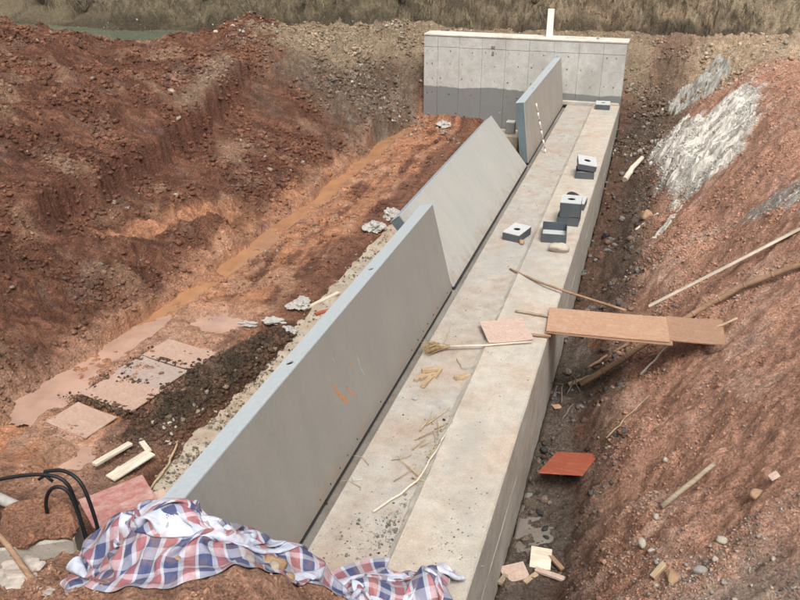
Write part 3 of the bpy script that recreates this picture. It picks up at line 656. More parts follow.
scatter('slope_gravel', 19000, ((-.25,2.5,4.4,22), lambda x,y: G(RSLOPE)(x,y)*patchy(x,y,1.1,220)*(.25+.75*sstep(1.3,.2,x))), (.003,.020), 'gravel and clods on the dug slope beside the trench', (.10,(.36,.30,.25)), 4)
scatter('trench_rubble', 750, ((-.84,.15,4.6,20), lambda x,y: patchy(x,y,1.6,230)), (.008,.05), 'grey rubble along the trench bottom', (.3,(.16,.15,.14)), 5, jit=.4)
scatter('mound_crumbs', 9000, ((-4.6,.4,2.2,4.4), lambda x,y: G(NEAR)(x,y)*patchy(x,y,1.5,240)), (.005,.032), 'crumbs of red earth on the foreground mound', (.05,(.38,.3,.23)), 6)
scatter('pale_gravel', 2200, ((.15,1.5,4.5,5.9), lambda x,y: patchy(x,y,2.2,260)*sstep(5.9,5.2,y)), (.003,.017), 'pale gravel spilled low on the near slope', (.6,(.42,.40,.36)), 9)
scatter('bank_stones', 5000, ((-11,3,19.5,27), lambda x,y: patchy(x,y,.8,250)*(.15+np.exp(-((x-.1)/.9)**2)*(y<24)+.8*np.exp(-((x+6.9)/.9)**2)*(y<24)+.4*sstep(-8.5,-10,x))), (.010,.045), 'rubble and pebbles round the ends of the wall', (.22,(.36,.33,.28)), 7)
scatter('shore_pebbles', 1300, ((-26,-6,29.2,30.3), lambda x,y: np.ones(x.shape)), (.010,.036), 'white pebbles along the far shore', (.7,(.40,.38,.34)), 8)

# ---------------------------------------------------------------- the weir sill
SX0, SXS, SX1, SY0, SY1 = -2.13, -1.48, -.84, 3.3, 21.36
sill = empty('weir_sill', (-1.5, 12, 0), label='long concrete weir sill with a raised kerb running to the end wall', cat='weir')
def part(name, bm, mat, parent, smooth=False, label=None):
    me = bm_mesh(bm, smooth); o = link_mesh(name, me, mat, parent)
    me.transform(Matrix.Translation(-Vector(parent.location)) if parent.rotation_euler[:] == (0,0,0) else Matrix.Identity(4))
    if label: o['label'] = label
    return o
def cast(x0, x1, y0, y1, z0, z1, amp=.006, seed=1, step=.35, bev=.012):
    """cast concrete: a bevelled box cut up along its length, its edges uneven and chipped"""
    bm = span_box(x0, x1, y0, y1, z0, z1, bev)
    n = int((y1-y0)/step)
    for k in range(1, n):
        bmesh.ops.bisect_plane(bm, geom=list(bm.verts)+list(bm.edges)+list(bm.faces), plane_co=(0, y0+(y1-y0)*k/n, 0), plane_no=(0, 1, 0))
    rough_edges(bm, amp, 5, seed); return bm
part('lower_step', cast(SX0, SXS, SY0, SY1, -1.4, -.045, .004, 1), 'sill_low', sill)
part('raised_kerb', cast(SXS+.001, SX1, SY0+.01, SY1-.004, -.62, 0, .006, 2, .22), 'sill', sill)
part('lower_lift', cast(SXS+.05, SX1+.002, SY0+.02, SY1-.01, -1.45, -.632, .008, 3, .3), 'side', sill)
part('side_skin', cast(SX1-.03, SX1+.005, SY0+.03, SY1-.02, -.615, -.016, .005, 4, .3, .004), 'side', sill)
fb = bmesh.new(); _fr = random.Random(2); _pv = None
for k in range(180):
    yy = 3.5+17.8*k/179; w_ = .030+.028*_fr.random(); h_ = .018+.018*_fr.random()
    cur = [fb.verts.new((SXS-w_, yy, -.0442)), fb.verts.new((SXS-w_*.4, yy+.02, -.043+h_*.6)), fb.verts.new((SXS+.004, yy, -.040+h_))]
    if _pv: fb.faces.new((_pv[0], _pv[1], cur[1], cur[0])); fb.faces.new((_pv[1], _pv[2], cur[2], cur[1]))
    _pv = cur
part('step_fillet', fb, 'side', sill)
part('gate_slot', cast(-2.42, SX0+.002, SY0+.04, SY1-.03, -1.4, -.13, .008, 5, .4), 'footing', sill)
apron = tag(link_mesh('apron_slab', bm_mesh(cast(-4.36, -2.42, 4.7, 21.33, -1.1, -.775, .05, 6, .09)), 'apron'), 'pale concrete apron slab along the left of the gates', 'slab')
# ragged mortar lip along the apron's outer edge
_r = random.Random(4)
foot = tag(link_mesh('trench_footing', bm_mesh(cast(-.81, -.42, 4.9, 12.5, -1.5, -1.312, .03, 8, .5, .02)), 'footing'), 'grey concrete footing strip in the trench bottom below the kerb', 'footing')

# ---------------------------------------------------------------- the end wall
wall = empty('end_wall', (-3.4, 21.6, 0), label='grey concrete abutment wall closing the far end of the weir', cat='wall')
WX0, WX1 = -5.92, -.82
part('core', span_box(WX0+.01, WX1-.012, 21.40, 21.93, -1.1, 1.50, .01), 'wall', wall)
part('coping', cast(WX0-.005, WX1+.03, 21.355, 21.95, 1.485, 1.535, .006, 9, .12), 'wall_top', wall)
_xs = [WX0, -5.55, -4.98, -4.38, -3.78, -3.18, -2.56, -1.95, -1.36, WX1]
for k in range(len(_xs)-1):
    a, b_ = _xs[k]+.002, _xs[k+1]-.002
    dz = [.0,.006,-.004,.003,-.002,.005,-.003,.004,.0][k]
    part('panel', span_box(a, b_, 21.376+.4*abs(dz), 21.42, -1.05, 1.205+dz, .003), 'wall', wall)
    part('upper_panel', span_box(a, b_, 21.372+.5*abs(dz), 21.42, 1.213+dz, 1.484, .003), 'wall', wall)
_wr = random.Random(8)
for k in range(len(_xs)-1):
    for zz in (.05, .42, .80, 1.12):
        for xx in ((_xs[k]+.09), (_xs[k]+_xs[k+1])/2+.05):
            if _wr.random() < .72: part('tie_hole', tube_bm([(xx+_wr.uniform(-.02,.02), 21.3752, zz+_wr.uniform(-.03,.03)), (xx, 21.3768+.4*.006, zz)], .014*_wr.uniform(.6,1.2), 8), 'footing', wall)
part('stain', rough_edges(box_bm(.10, .004, .07, .002, (-4.1, 21.369, 1.26)), .02, 20, 3), 'footing', wall)
part('stain', rough_edges(box_bm(.06, .004, .10, .002, (-4.1, 21.370, 1.10)), .02, 20, 5), 'footing', wall)
part('fillet', span_box(-2.38, WX1-.03, 21.28, 21.374, -.07, .06, .03), 'side', wall)
tag(link_mesh('wooden_post', bm_mesh(rough_edges(box_bm(.155, .11, .66, .006, (0, 0, .33)), .004, 8, 1)), 'post', loc=(-2.745, 21.66, 1.536)), 'white square post standing on top of the end wall', 'post')
board('batten', (.55, .05, .03), (-2.05, 21.60, 1.553), (0, 0, .1), 'white_wood', 'short pale batten lying on top of the end wall', 'batten')
rock(-1.55, 21.62, .05, .04, .03, 'stone_grey', 'small grey lump on top of the end wall', z=1.536, name='mortar_lump', cat='lump')

# ---------------------------------------------------------------- the three flap gates
def gate(y0, y1, lean, mat, label, bolts=False, holes=(), h=1.18, t=.165):
    L = y1-y0
    g = empty('flap_gate', (-2.225, y0, -.07), (0, -R(lean), 0), label, 'flap gate', 'steel flap gates along the weir')
    def p(name, bm, m, par=g, smooth=False):
        return link_mesh(name, bm_mesh(bm, smooth), m, par)
    def sb(x0, x1, ya, yb, z0, z1, bev=.003): return span_box(x0, x1, ya, yb, z0, z1, bev)
    p('skin_plate', sb(-.016, 0, .002, L-.002, .0, h-.002, .002), mat)
    p('back_plate', sb(-t, -t+.012, .004, L-.004, .02, h-.004, .002), mat)
    n = 9
    for k in range(1, n): p('rib', sb(-t+.0125, -.0165, L*k/n-.006, L*k/n+.006, .03, h-.014, 0), 'gate_end')
    ends = [p('end_plate', sb(-t+.001, -.017, .0, .012, .004, h-.003, .002), 'gate_end'), p('end_plate', sb(-t+.001, -.017, L-.012, L, .004, h-.003, .002), 'gate_end')]
    p('bottom_plate', sb(-t+.0125, -.0165, .0125, L-.0125, .006, .02, 0), 'gate_end')
    # top strip with its lifting holes cut through
    bm = bmesh.new(); ys = [0.0]
    cut = []
    for yh in holes: cut.append((yh-.042, yh+.042))
    x0, x1, zt = -t-.002, .003, h
    N = 20
    prev = 0.0
    def quad(a): bm.faces.new([bm.verts.new(q) for q in a])
    for ca, cb in cut+[(L, L)]:
        quad([(x0, prev, zt), (x1, prev, zt), (x1, ca, zt), (x0, ca, zt)])
        if cb > ca:
            yc, xc, r = (ca+cb)/2, (x0+x1)/2, .032
            ring = [(xc+r*math.cos(2*math.pi*k/N), yc+r*math.sin(2*math.pi*k/N)) for k in range(N)]
            def sq(a):
                c, s = math.cos(a), math.sin(a); m_ = max(abs(c)/((x1-x0)/2), abs(s)/.042); return (xc+c/m_, yc+s/m_)
            cor = [math.atan2(s*.042, c*(x1-x0)/2) % (2*math.pi) for c, s in ((1,1),(-1,1),(-1,-1),(1,-1))]
            angs = sorted([2*math.pi*k/N for k in range(N)]+cor)
            for a, b2 in zip(angs, angs[1:]+[angs[0]+2*math.pi]):
                o1, o2 = sq(a), sq(b2)
                i1, i2 = (xc+r*math.cos(a), yc+r*math.sin(a)), (xc+r*math.cos(b2), yc+r*math.sin(b2))
                quad([(*i1, zt), (*o1, zt), (*o2, zt), (*i2, zt)])
                quad([(*i1, zt-.012), (*i1, zt), (*i2, zt), (*i2, zt-.012)])
        prev = cb
    quad([(x1, 0, zt-.012), (x1, L, zt-.012), (x1, L, zt), (x1, 0, zt)]); quad([(x0, L, zt-.012), (x0, 0, zt-.012), (x0, 0, zt), (x0, L, zt)])
    quad([(x0, 0, zt-.012), (x1, 0, zt-.012), (x1, 0, zt), (x0, 0, zt)]); quad([(x1, L, zt-.012), (x0, L, zt-.012), (x0, L, zt), (x1, L, zt)])
    me = bpy.data.meshes.new('top'); bmesh.ops.remove_doubles(bm, verts=bm.verts, dist=1e-5); bm.to_mesh(me); bm.free()
    link_mesh('top_strip', me, 'gate_top', g)
    p('seal', sb(-.06, -.002, .02, L-.02, -.035, -.002, .004), 'seal')
    for k in range(4):
        yk = L*(k+.5)/4
        hg = p('hinge', sb(-.15, -.03, yk-.09, yk+.09, -.075, -.037, .004), 'gate_end')
        link_mesh('pin', bm_mesh(tube_bm([(-.09, yk-.14, -.052), (-.09, yk+.14, -.052)], .018, 10)), 'gate_end', hg)
    if bolts:
        rnd = random.Random(3)
        for k in range(26):
            yk = .25+(L-.5)*k/25+rnd.uniform(-.02, .02)
            if rnd.random() < .5: continue
            link_mesh('bolt', bm_mesh(tube_bm([(-.001, yk, .055+rnd.uniform(-.01, .02)), (.005, yk, .055)], .0065, 6)), 'seal', g)
    return g
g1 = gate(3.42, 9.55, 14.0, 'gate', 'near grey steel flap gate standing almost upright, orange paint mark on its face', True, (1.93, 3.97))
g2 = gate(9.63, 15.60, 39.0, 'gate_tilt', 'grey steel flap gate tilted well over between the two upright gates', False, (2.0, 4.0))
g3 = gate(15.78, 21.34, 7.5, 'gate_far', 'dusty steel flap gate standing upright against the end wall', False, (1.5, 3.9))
# sprayed orange marks and scratches on the near gate's face (local y = along, z = up the plate)
def mark(parent, pts, w, mat, name, seed):
    rnd = random.Random(seed); bm = bmesh.new(); prev = None; P = []
    for k in range(15):
        t = k/14*(len(pts)-1); i = min(int(t), len(pts)-2); f = t-i
        P.append((pts[i][0]*(1-f)+pts[i+1][0]*f, pts[i][1]*(1-f)+pts[i+1][1]*f, w*(.35+.65*math.sin(math.pi*(k+.6)/15.2))*rnd.uniform(.5, 1.2)))
    for a, b_, ww in P:
        cur = (bm.verts.new((.0012, a-ww, b_)), bm.verts.new((.0012, a+ww, b_+ww*.4)))
        if prev: bm.faces.new((prev[0], prev[1], cur[1], cur[0]))
        prev = cur
    link_mesh(name, bm_mesh(bm), mat, parent)
mark(g1, [(2.36,.74),(2.42,.58),(2.53,.42)], .016, 'orange_paint', 'paint_mark', 1)
mark(g1, [(2.44,.60),(2.50,.50),(2.56,.43)], .012, 'orange_paint', 'paint_mark', 2)
mark(g1, [(2.60,.58),(2.66,.46),(2.72,.40)], .014, 'orange_paint', 'paint_mark', 3)
mark(g1, [(2.80,.74),(2.80,.66)], .008, 'orange_paint', 'paint_mark', 4)
mark(g1, [(2.98,.70),(2.97,.56),(3.02,.44)], .005, 'scratch', 'scratch', 5)
mark(g1, [(2.5,.93),(2.51,.86)], .004, 'scratch', 'scratch', 6)

# hinge pier and struts behind the gap between the tilted and the far gate
tag(link_mesh('gate_pier', bm_mesh(rough_edges(span_box(-3.35, -2.75, 17.6, 18.1, -.78, -.02, .02), .01, 4, 2)), 'apron'), 'pale concrete block behind the far upright gate', 'concrete block')
tag(link_mesh('pier_stub', bm_mesh(rough_edges(span_box(-3.05, -2.86, 17.75, 17.95, -.022, .25, .012), .006, 6, 3)), 'wall'), 'small grey concrete stub standing on the pale block', 'concrete stub')
pole('steel_rod', [(-2.95,16.5,-.77),(-2.62,16.15,.12)], .022, .022, 'black', 'dark steel rod leaning behind the gap between two gates', 'rod', n=3, group='rods behind the far gate')
pole('steel_rod', [(-3.08,16.55,-.77),(-2.70,16.10,.02)], .022, .022, 'black', 'dark steel rod leaning behind the gap between two gates', 'rod', n=3, group='rods behind the far gate')
pole('pipe_stub', [(-2.85,15.95,-.76),(-2.70,15.85,-.25)], .06, .06, 'ply_pale', 'pinkish pipe stub below the steel rods', 'pipe', n=3)

# striped levelling staff leaning on the far gate
st_a, st_b = Vector((-1.99, 16.50, -.04)), Vector((-2.272, 16.63, .92))
staff = empty('striped_staff', st_a, label='thin striped staff leaning against the dusty far gate', cat='staff')
_n = 11
for k in range(_n):
    a = st_a.lerp(st_b, k/_n)-st_a; b_ = st_a.lerp(st_b, (k+.985)/_n)-st_a
    link_mesh('white_band' if k % 2 == 0 else 'dark_band', bm_mesh(tube_bm([a, b_], .016 if k % 2 == 0 else .0155, 8)), 'staff_white' if k % 2 == 0 else 'staff_dark', staff)

# ---------------------------------------------------------------- steel bearing boxes on the sill
def steel_box(loc, rz, size, label, top=True, tilt=(0, 0), bottom_up=False, cat='steel box', hole=.055):
    """a shallow box of folded plate; with a round hole in its lid, or open with its floor showing"""
    sx, sy, sz = size; w = .010
    e = empty('bearing_box', loc, (tilt[0], tilt[1], rz), label, cat, 'steel boxes on the sill')
    def p(n_, bm, m): return link_mesh(n_, bm_mesh(bm), m, e)
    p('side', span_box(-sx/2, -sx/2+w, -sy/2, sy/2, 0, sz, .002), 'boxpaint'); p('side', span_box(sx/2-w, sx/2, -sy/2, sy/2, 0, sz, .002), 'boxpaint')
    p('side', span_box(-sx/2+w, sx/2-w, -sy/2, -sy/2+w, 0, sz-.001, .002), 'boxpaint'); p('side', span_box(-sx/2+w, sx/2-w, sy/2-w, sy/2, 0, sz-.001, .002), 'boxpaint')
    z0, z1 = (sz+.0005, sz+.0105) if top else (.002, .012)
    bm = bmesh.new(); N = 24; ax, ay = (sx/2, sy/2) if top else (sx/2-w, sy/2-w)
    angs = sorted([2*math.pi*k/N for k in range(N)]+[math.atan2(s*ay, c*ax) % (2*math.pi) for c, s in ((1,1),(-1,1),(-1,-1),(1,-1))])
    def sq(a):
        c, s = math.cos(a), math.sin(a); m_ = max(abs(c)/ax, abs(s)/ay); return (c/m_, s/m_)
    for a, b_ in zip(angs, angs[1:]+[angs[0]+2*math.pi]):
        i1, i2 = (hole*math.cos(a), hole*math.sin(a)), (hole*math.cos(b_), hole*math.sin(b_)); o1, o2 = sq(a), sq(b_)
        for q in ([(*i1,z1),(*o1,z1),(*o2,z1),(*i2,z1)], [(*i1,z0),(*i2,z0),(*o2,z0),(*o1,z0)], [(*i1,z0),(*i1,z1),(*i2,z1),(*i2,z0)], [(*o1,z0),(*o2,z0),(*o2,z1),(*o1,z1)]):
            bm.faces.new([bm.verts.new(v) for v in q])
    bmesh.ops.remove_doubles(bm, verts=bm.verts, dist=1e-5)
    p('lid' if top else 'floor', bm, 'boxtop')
    return e
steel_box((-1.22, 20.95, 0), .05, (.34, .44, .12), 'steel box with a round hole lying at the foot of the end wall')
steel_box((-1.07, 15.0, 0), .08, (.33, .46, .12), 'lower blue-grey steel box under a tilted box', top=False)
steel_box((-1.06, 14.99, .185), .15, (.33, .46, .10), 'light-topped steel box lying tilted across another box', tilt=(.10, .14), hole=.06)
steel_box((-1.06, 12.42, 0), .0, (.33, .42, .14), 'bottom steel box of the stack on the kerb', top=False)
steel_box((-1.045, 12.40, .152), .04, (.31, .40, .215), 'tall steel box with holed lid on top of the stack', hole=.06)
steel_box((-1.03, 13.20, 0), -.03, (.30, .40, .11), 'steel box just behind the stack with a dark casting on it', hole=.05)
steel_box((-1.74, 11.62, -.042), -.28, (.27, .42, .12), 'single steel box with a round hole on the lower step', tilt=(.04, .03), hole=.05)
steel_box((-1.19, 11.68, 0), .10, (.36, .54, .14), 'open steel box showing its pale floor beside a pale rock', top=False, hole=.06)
bm = bmesh.new(); bmesh.ops.create_icosphere(bm, subdivisions=3, radius=1)
for v in bm.verts:
    v.co = Vector((v.co.x*.13, v.co.y*.07*(1.3-.6*v.co.x), v.co.z*.035*(1.5-.9*v.co.x)))
tag(link_mesh('dark_casting', bm_mesh(bm, True), 'seal', loc=(-1.08, 13.25, .155)), 'dark tapered metal casting lying on a steel box', 'casting').rotation_euler = (0, 0, -.3)
rock(-1.03, 11.12, .15, .11, .09, 'stone_white', 'pale angular rock beside the open steel box', z=-.01, sink=.15)
rock(-1.62, 11.37, .07, .05, .04, 'stone_tan', 'tan stone chocking the single steel box on the lower step', z=-.045, sink=.2)

# ---------------------------------------------------------------- things lying on the sill
bo = board('shutter_offcut', (.52, .50, .016), (-1.31, 8.40, .035), (.04, -.03, .43), 'ply_pale', 'pale pink square offcut of board lying on the sill by the broom', 'board', warp=.008)
br = empty('broom', (-1.96, 7.82, -.02), (0, 0, 0), 'straw broom with a thin pale handle lying on the sill', 'broom')
hv = Vector((.98, .40, .055))
link_mesh('handle', bm_mesh(tube_bm([(.05,.03,.035), tuple(hv*.5+Vector((.02,0,.01))), tuple(hv)], [.013,.012,.011], 8)), 'white_wood', br)
_r = random.Random(9); bm = bmesh.new()
for k in range(150):
    a = _r.uniform(-.55, .55); ln = _r.uniform(.16, .27); d = Vector((-math.cos(.39+a), -math.sin(.39+a), 0)); z = _r.uniform(.0, .07)
    p0 = Vector((.06, .03, .035))+Vector((_r.uniform(-.01,.01), _r.uniform(-.02,.02), _r.uniform(-.02,.02)))
    tube_bm([p0, p0+d*ln*.5+Vector((0,0,(z-.02)*.6)), p0+d*ln+Vector((0,0,z-.045))], [.003,.0028,.0015], 3, bm, False)
tag(link_mesh('bristles', bm_mesh(bm), 'straw', br), None, kind='stuff')
link_mesh('binding', bm_mesh(tube_bm([(.0,.01,.036),(.05,.03,.036),(.12,.06,.036)], [.036,.03,.017], 10)), 'twig', br)
for k, (x, y, a, ln, z) in enumerate([(-1.99,7.22,1.25,.22,0),(-1.93,7.24,.95,.20,0),(-1.90,7.13,1.45,.22,0),(-1.84,7.33,1.5,.19,0),(-1.92,7.30,.55,.17,.045),(-1.57,7.34,.75,.17,0),(-1.60,7.31,.25,.10,0)]):
    board('wooden_peg', (ln, .045, .04), (x, y, -.022+z), (0, .05*(k % 3-1), a), 'wood', 'short pale wooden peg in the loose pile below the broom' if k < 5 else ('longer pale wooden peg lying apart from the pile on the step' if k == 5 else 'stubby pale peg lying against a longer one on the step'), 'peg', 'pegs on the sill' if k < 5 else None, bev=.002)
pole('bamboo_stick', [(-1.61,10.35,-.03),(-1.06,9.79,.05),(-.02,9.20,.10)], .014, .018, 'bamboo', 'thin bamboo stick reaching from the sill to the plank bridge', 'stick', .006, nodes=4)
pole('stick', [(-1.30,8.98,.015),(-.86,8.92,.03)], .016, .014, 'wood_grey', 'short grey stick on the kerb edge at the upper corner of the bridge', 'stick', .003)
pole('stick', [(-1.12,8.40,.016),(-.80,8.42,.03)], .018, .016, 'bamboo', 'short brown stick poking over the kerb at the lower corner of the bridge', 'stick', .003)
pole('twig', [(-1.95,7.95,-.03),(-1.92,8.15,.05),(-1.93,8.28,.12)], .006, .004, 'twig', 'thin dark twig standing beside the broom head', 'twig', .006)
pole('twig', [(-1.72,7.70,-.03),(-1.60,7.50,-.02),(-1.48,7.56,.0)], .005, .003, 'twig', 'bent dark twig below the broom handle', 'twig', .01)
pole('bamboo_stick', [(-1.78,5.03,-.03),(-1.53,5.50,-.015),(-1.50,6.05,-.01),(-1.46,6.45,.0)], .011, .007, 'white_wood', 'long pale cane lying crooked among the twigs', 'cane', .012, n=14)
_r = random.Random(21)
for k in range(16):
    x, y = _r.uniform(-1.74, -1.50), _r.uniform(5.35, 6.45); a = _r.gauss(1.35, .55); ln = _r.uniform(.12, .38)
    d = Vector((math.cos(a), math.sin(a), 0)); p0 = Vector((x, y, -.036+_r.uniform(0, .035)))
    p1 = p0+d*ln*.5+Vector((_r.uniform(-.02,.02), _r.uniform(-.02,.02), _r.uniform(0,.03))); p2 = p0+d*ln+Vector((0,0,_r.uniform(-.002,.03)))
    pole('twig', [p0, p1, p2], _r.uniform(.004,.008), .003, 'straw' if k % 3 else 'twig', 'dry twig in the loose heap along the sill step', 'twig', .004, n=6, group='twigs on the sill', seed=k, seg=6)
for k, (x, y, a) in enumerate([(-1.85,5.75,.4),(-2.02,5.62,2.4),(-1.98,5.30,2.7)]):
    pole('twig', [(x,y,-.035),(x+.12*math.cos(a),y+.12*math.sin(a),-.02),(x+.2*math.cos(a+.3),y+.2*math.sin(a+.3),-.03)], .004, .002, 'twig', 'single thin twig lying out on the bare lower step', 'twig', .005, n=6, group='single twigs on the step', seed=40+k, seg=6)
board('white_chip', (.09, .05, .008), (-2.05, 5.41, -.036), (.1, .05, .5), 'plastic', 'small white chip lying on the lower step near the gate', 'chip', bev=.002)
board('white_chip', (.05, .035, .008), (-1.93, 6.80, -.037), (.05, .1, 1.2), 'plastic', 'tiny white scrap lying on the step near the wooden pegs', 'chip', bev=.002)
# spilled gravel along the step and in the gate slot
def grit(name, spots, n, s, label, col, seed):
    rg = np.random.default_rng(seed); me0 = rock_mesh(seed, 1, .8, .5); co = np.zeros(len(me0.vertices)*3); me0.vertices.foreach_get('co', co); co = co.reshape(-1,3); fa = np.array([list(p.vertices) for p in me0.polygons])
    VV, FF, CC = [], [], []
    for k in range(n):
        cx, cy, rx, ry, z = spots[rg.integers(len(spots))]
        sz = s*(.35+rg.random()**3*1.4); a = rg.uniform(0, 6.3); c, sn = math.cos(a), math.sin(a)
        P = co*sz*rg.uniform(.7, 1.2, 3); P = np.stack([P[:,0]*c-P[:,1]*sn, P[:,0]*sn+P[:,1]*c, P[:,2]], -1)
        VV.append(P+[cx+rg.normal()*rx, cy+rg.normal()*ry, z+sz*.4]); FF.append(fa+k*len(co)); CC.append(np.tile(np.asarray(col)*(1+.3*rg.normal()), (len(co),1)))
    me = np_mesh(name, np.concatenate(VV), np.concatenate(FF)); set_attr(me, 'Col', np.clip(np.concatenate(CC),.02,.7), 'FLOAT_COLOR'); set_attr(me, 'wet', np.zeros(len(me.vertices)), 'FLOAT')
    tag(link_mesh(name, me, 'clod'), label, kind='stuff')
grit('apron_debris', [(-4.22,y_,.10,.35,-.775) for y_ in np.arange(5.2,13,.45)]+[(-4.15,y_,.12,.3,-.775) for y_ in np.arange(5.2,8.2,.35)]*2, 1500, .015, 'dirt and mortar crumbs along the apron edge', (.30,.245,.18), 65)
grit('step_gravel', [(-1.56,4.95,.05,.30,-.045),(-1.60,4.75,.10,.18,-.045),(-1.75,4.7,.18,.16,-.045),(-1.53,5.9,.03,.4,-.045)], 520, .011, 'grey gravel spilled along the sill step', (.33,.31,.27), 61)
grit('kerb_grit', [(-1.05,4.75,.13,.10,0),(-1.1,5.2,.12,.3,0),(-1.2,7.4,.15,.8,0)], 170, .007, 'fine grit on the kerb top', (.33,.29,.24), 62)
grit('slot_debris', [(-2.31,y_,.035,.45,-.13) for y_ in np.arange(4.6,21,.8)], 900, .016, 'dark debris in the slot below the gates', (.10,.085,.07), 63)
grit('step_crumbs', [(-1.85,y_,.2,.5,-.045) for y_ in np.arange(5,20,1.0)], 420, .006, 'crumbs of dirt on the lower step', (.20,.13,.09), 64)

# ---------------------------------------------------------------- plank bridge over the trench and poles on the slope
board('bridge_board', (1.36, .62, .020), (-.21, 8.86, .055), (0, -.012, .075), 'ply', 'long faded pink board bridging the trench from kerb to slope', 'board', warp=.006)
board('bridge_board', (1.40, .60, .018), (-.19, 8.84, .030), (0, -.012, .055), 'ply_brown', 'lower bridge board peeking out under the faded pink one', 'board', warp=.006)
board('bridge_board', (.62, .58, .020), (.76, 8.96, .075), (.03, -.05, .02), 'ply_brown', 'short muddy brown board at the slope end of the bridge', 'board', warp=.006)
wb = board('flat_timber', (2.36,.085,.030), (1.19,10.36,.40), (0,0,0), 'white_wood', 'long pale flat timber lying up the red slope', 'timber', warp=.004); wb.rotation_euler = frame_rot((1.9,.0,1.50), (.25,1,-.1))
pole('bamboo_pole', [(-.46,9.42,-1.12),(.0,9.55,-.76),(.5,9.65,-.30),(.95,9.68,.12),(1.3,9.68,.42),(2.1,9.55,.95)], .040, .036, 'bamboo', 'long brown bamboo pole running from the trench up the slope', 'pole', .012, n=16, nodes=9)
pole('stick', [(-.42,9.9,-1.14),(.05,10.0,-.75)], .022, .018, 'bamboo', 'short brown stick beside the lower end of the bamboo pole', 'stick', .01)
pole('stick', [(-.62,9.5,-1.20),(-.36,9.62,-1.10)], .03, .026, 'wood', 'stubby brown stick across the trench by the bamboo pole', 'stick', .006)
pole('stick', [(.86,9.05,.0),(1.20,9.12,.22)], .018, .014, 'wood', 'short stick poking out past the muddy board end', 'stick', .006)
pole('split_cane', [(.24,9.0,-.62),(.48,9.25,-.38),(.70,9.55,-.18)], .014, .010, 'white_wood', 'pale split cane on the slope below the muddy board', 'cane', .01)
pole('split_cane', [(-.05,7.9,-.86),(.35,8.35,-.50)], .010, .006, 'twig', 'thin dry cane lying on the slope above the red board', 'cane', .012)
for k, (x, y, a, ln) in enumerate([(-.62,9.3,1.2,.5),(-.58,9.5,.7,.4),(-.66,9.1,1.7,.45),(-.45,9.35,2.4,.35),(-.6,8.6,1.0,.35)]):
    z = ground_z(x, y)+.01
    pole('root', [(x,y,z),(x+.5*ln*math.cos(a),y+.5*ln*math.sin(a),z+.16),(x+ln*math.cos(a+.4),y+ln*math.sin(a+.4),z+.05)], .010, .005, 'branch', 'dark root or twig tangled in the trench below the bridge', 'root', .02, n=8, group='roots in the trench', seed=k, seg=6)
def lay(x, y, dz=0.0): return Vector((x, y, ground_z(x, y)+dz))
pole('stake', [lay(.49,6.09,.05), lay(.90,6.50,.06)], .026, .024, 'wood_grey', 'weathered wooden stake lying on the slope', 'stake', .003, n=5)
rb = board('red_board', (.48, .70, .018), (-.40, 7.53, -1.015), (0, 0, 0), 'ply_red', 'deep red shuttering board propped over the trench', 'board')
rb.rotation_euler = frame_rot((.462,-.057,.11), (.21,.65,-.15))
rock(-.24, 7.50, .11, .10, .15, 'seal', 'dark prop stone added as shadow under the red board', z=-1.28, cat='stone', sink=.12)  # added prop stone; near-black colour stands in for the shadow under the board
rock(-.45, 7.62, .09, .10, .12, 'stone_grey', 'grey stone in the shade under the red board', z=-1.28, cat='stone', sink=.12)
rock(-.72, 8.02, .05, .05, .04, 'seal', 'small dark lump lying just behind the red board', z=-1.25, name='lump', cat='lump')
board('board_scrap', (.11, .09, .012), (-.70, 9.0, ground_z(-.70, 9.0)+.02), (.05, .1, .6), 'ply', 'small orange board scrap on the trench footing', 'scrap')
# timber scraps in the near trench
board('timber_scrap', (.24, .20, .016), (-.71, 5.98, -1.24), (.08, -.10, .5), 'ply_pale', 'pinkish square board scrap in the trench timber pile', 'scrap')
board('timber_scrap', (.20, .22, .016), (-.50, 6.22, -1.22), (.35, .05, .1), 'white_wood', 'pale upright board scrap at the back of the trench timber pile', 'scrap')
board('timber_scrap', (.42, .055, .03), (-.32, 6.02, -1.22), (0, .04, -.13), 'ply_pale', 'pinkish batten pointing out of the trench timber pile', 'batten')
board('timber_scrap', (.16, .05, .035), (-.55, 5.93, -1.225), (0, -.1, .95), 'wood', 'short yellow wooden block in the trench timber pile', 'block')
board('timber_scrap', (.22, .045, .03), (-.36, 6.22, -1.225), (0, .1, -.75), 'bamboo', 'dark brown batten leaning behind the trench timber pile', 'batten')
board('timber_scrap', (.14, .05, .03), (-.80, 5.86, -1.24), (0, .05, 1.3), 'wood_grey', 'grey wooden block at the kerb side of the trench timber pile', 'block')
for k, (x, y, s) in enumerate([(-.62,6.95,.06),(-.52,6.75,.05),(-.50,6.62,.04),(-.68,7.25,.035),(-.45,6.45,.035)]):
    rock(x, y, s, s*.6, s*.45, 'seal', 'dark slaty fragment on the grey trench bottom', z=max(-1.31, ground_z(x, y)), name='slate_fragment', cat='stone', group='slaty fragments in the trench')
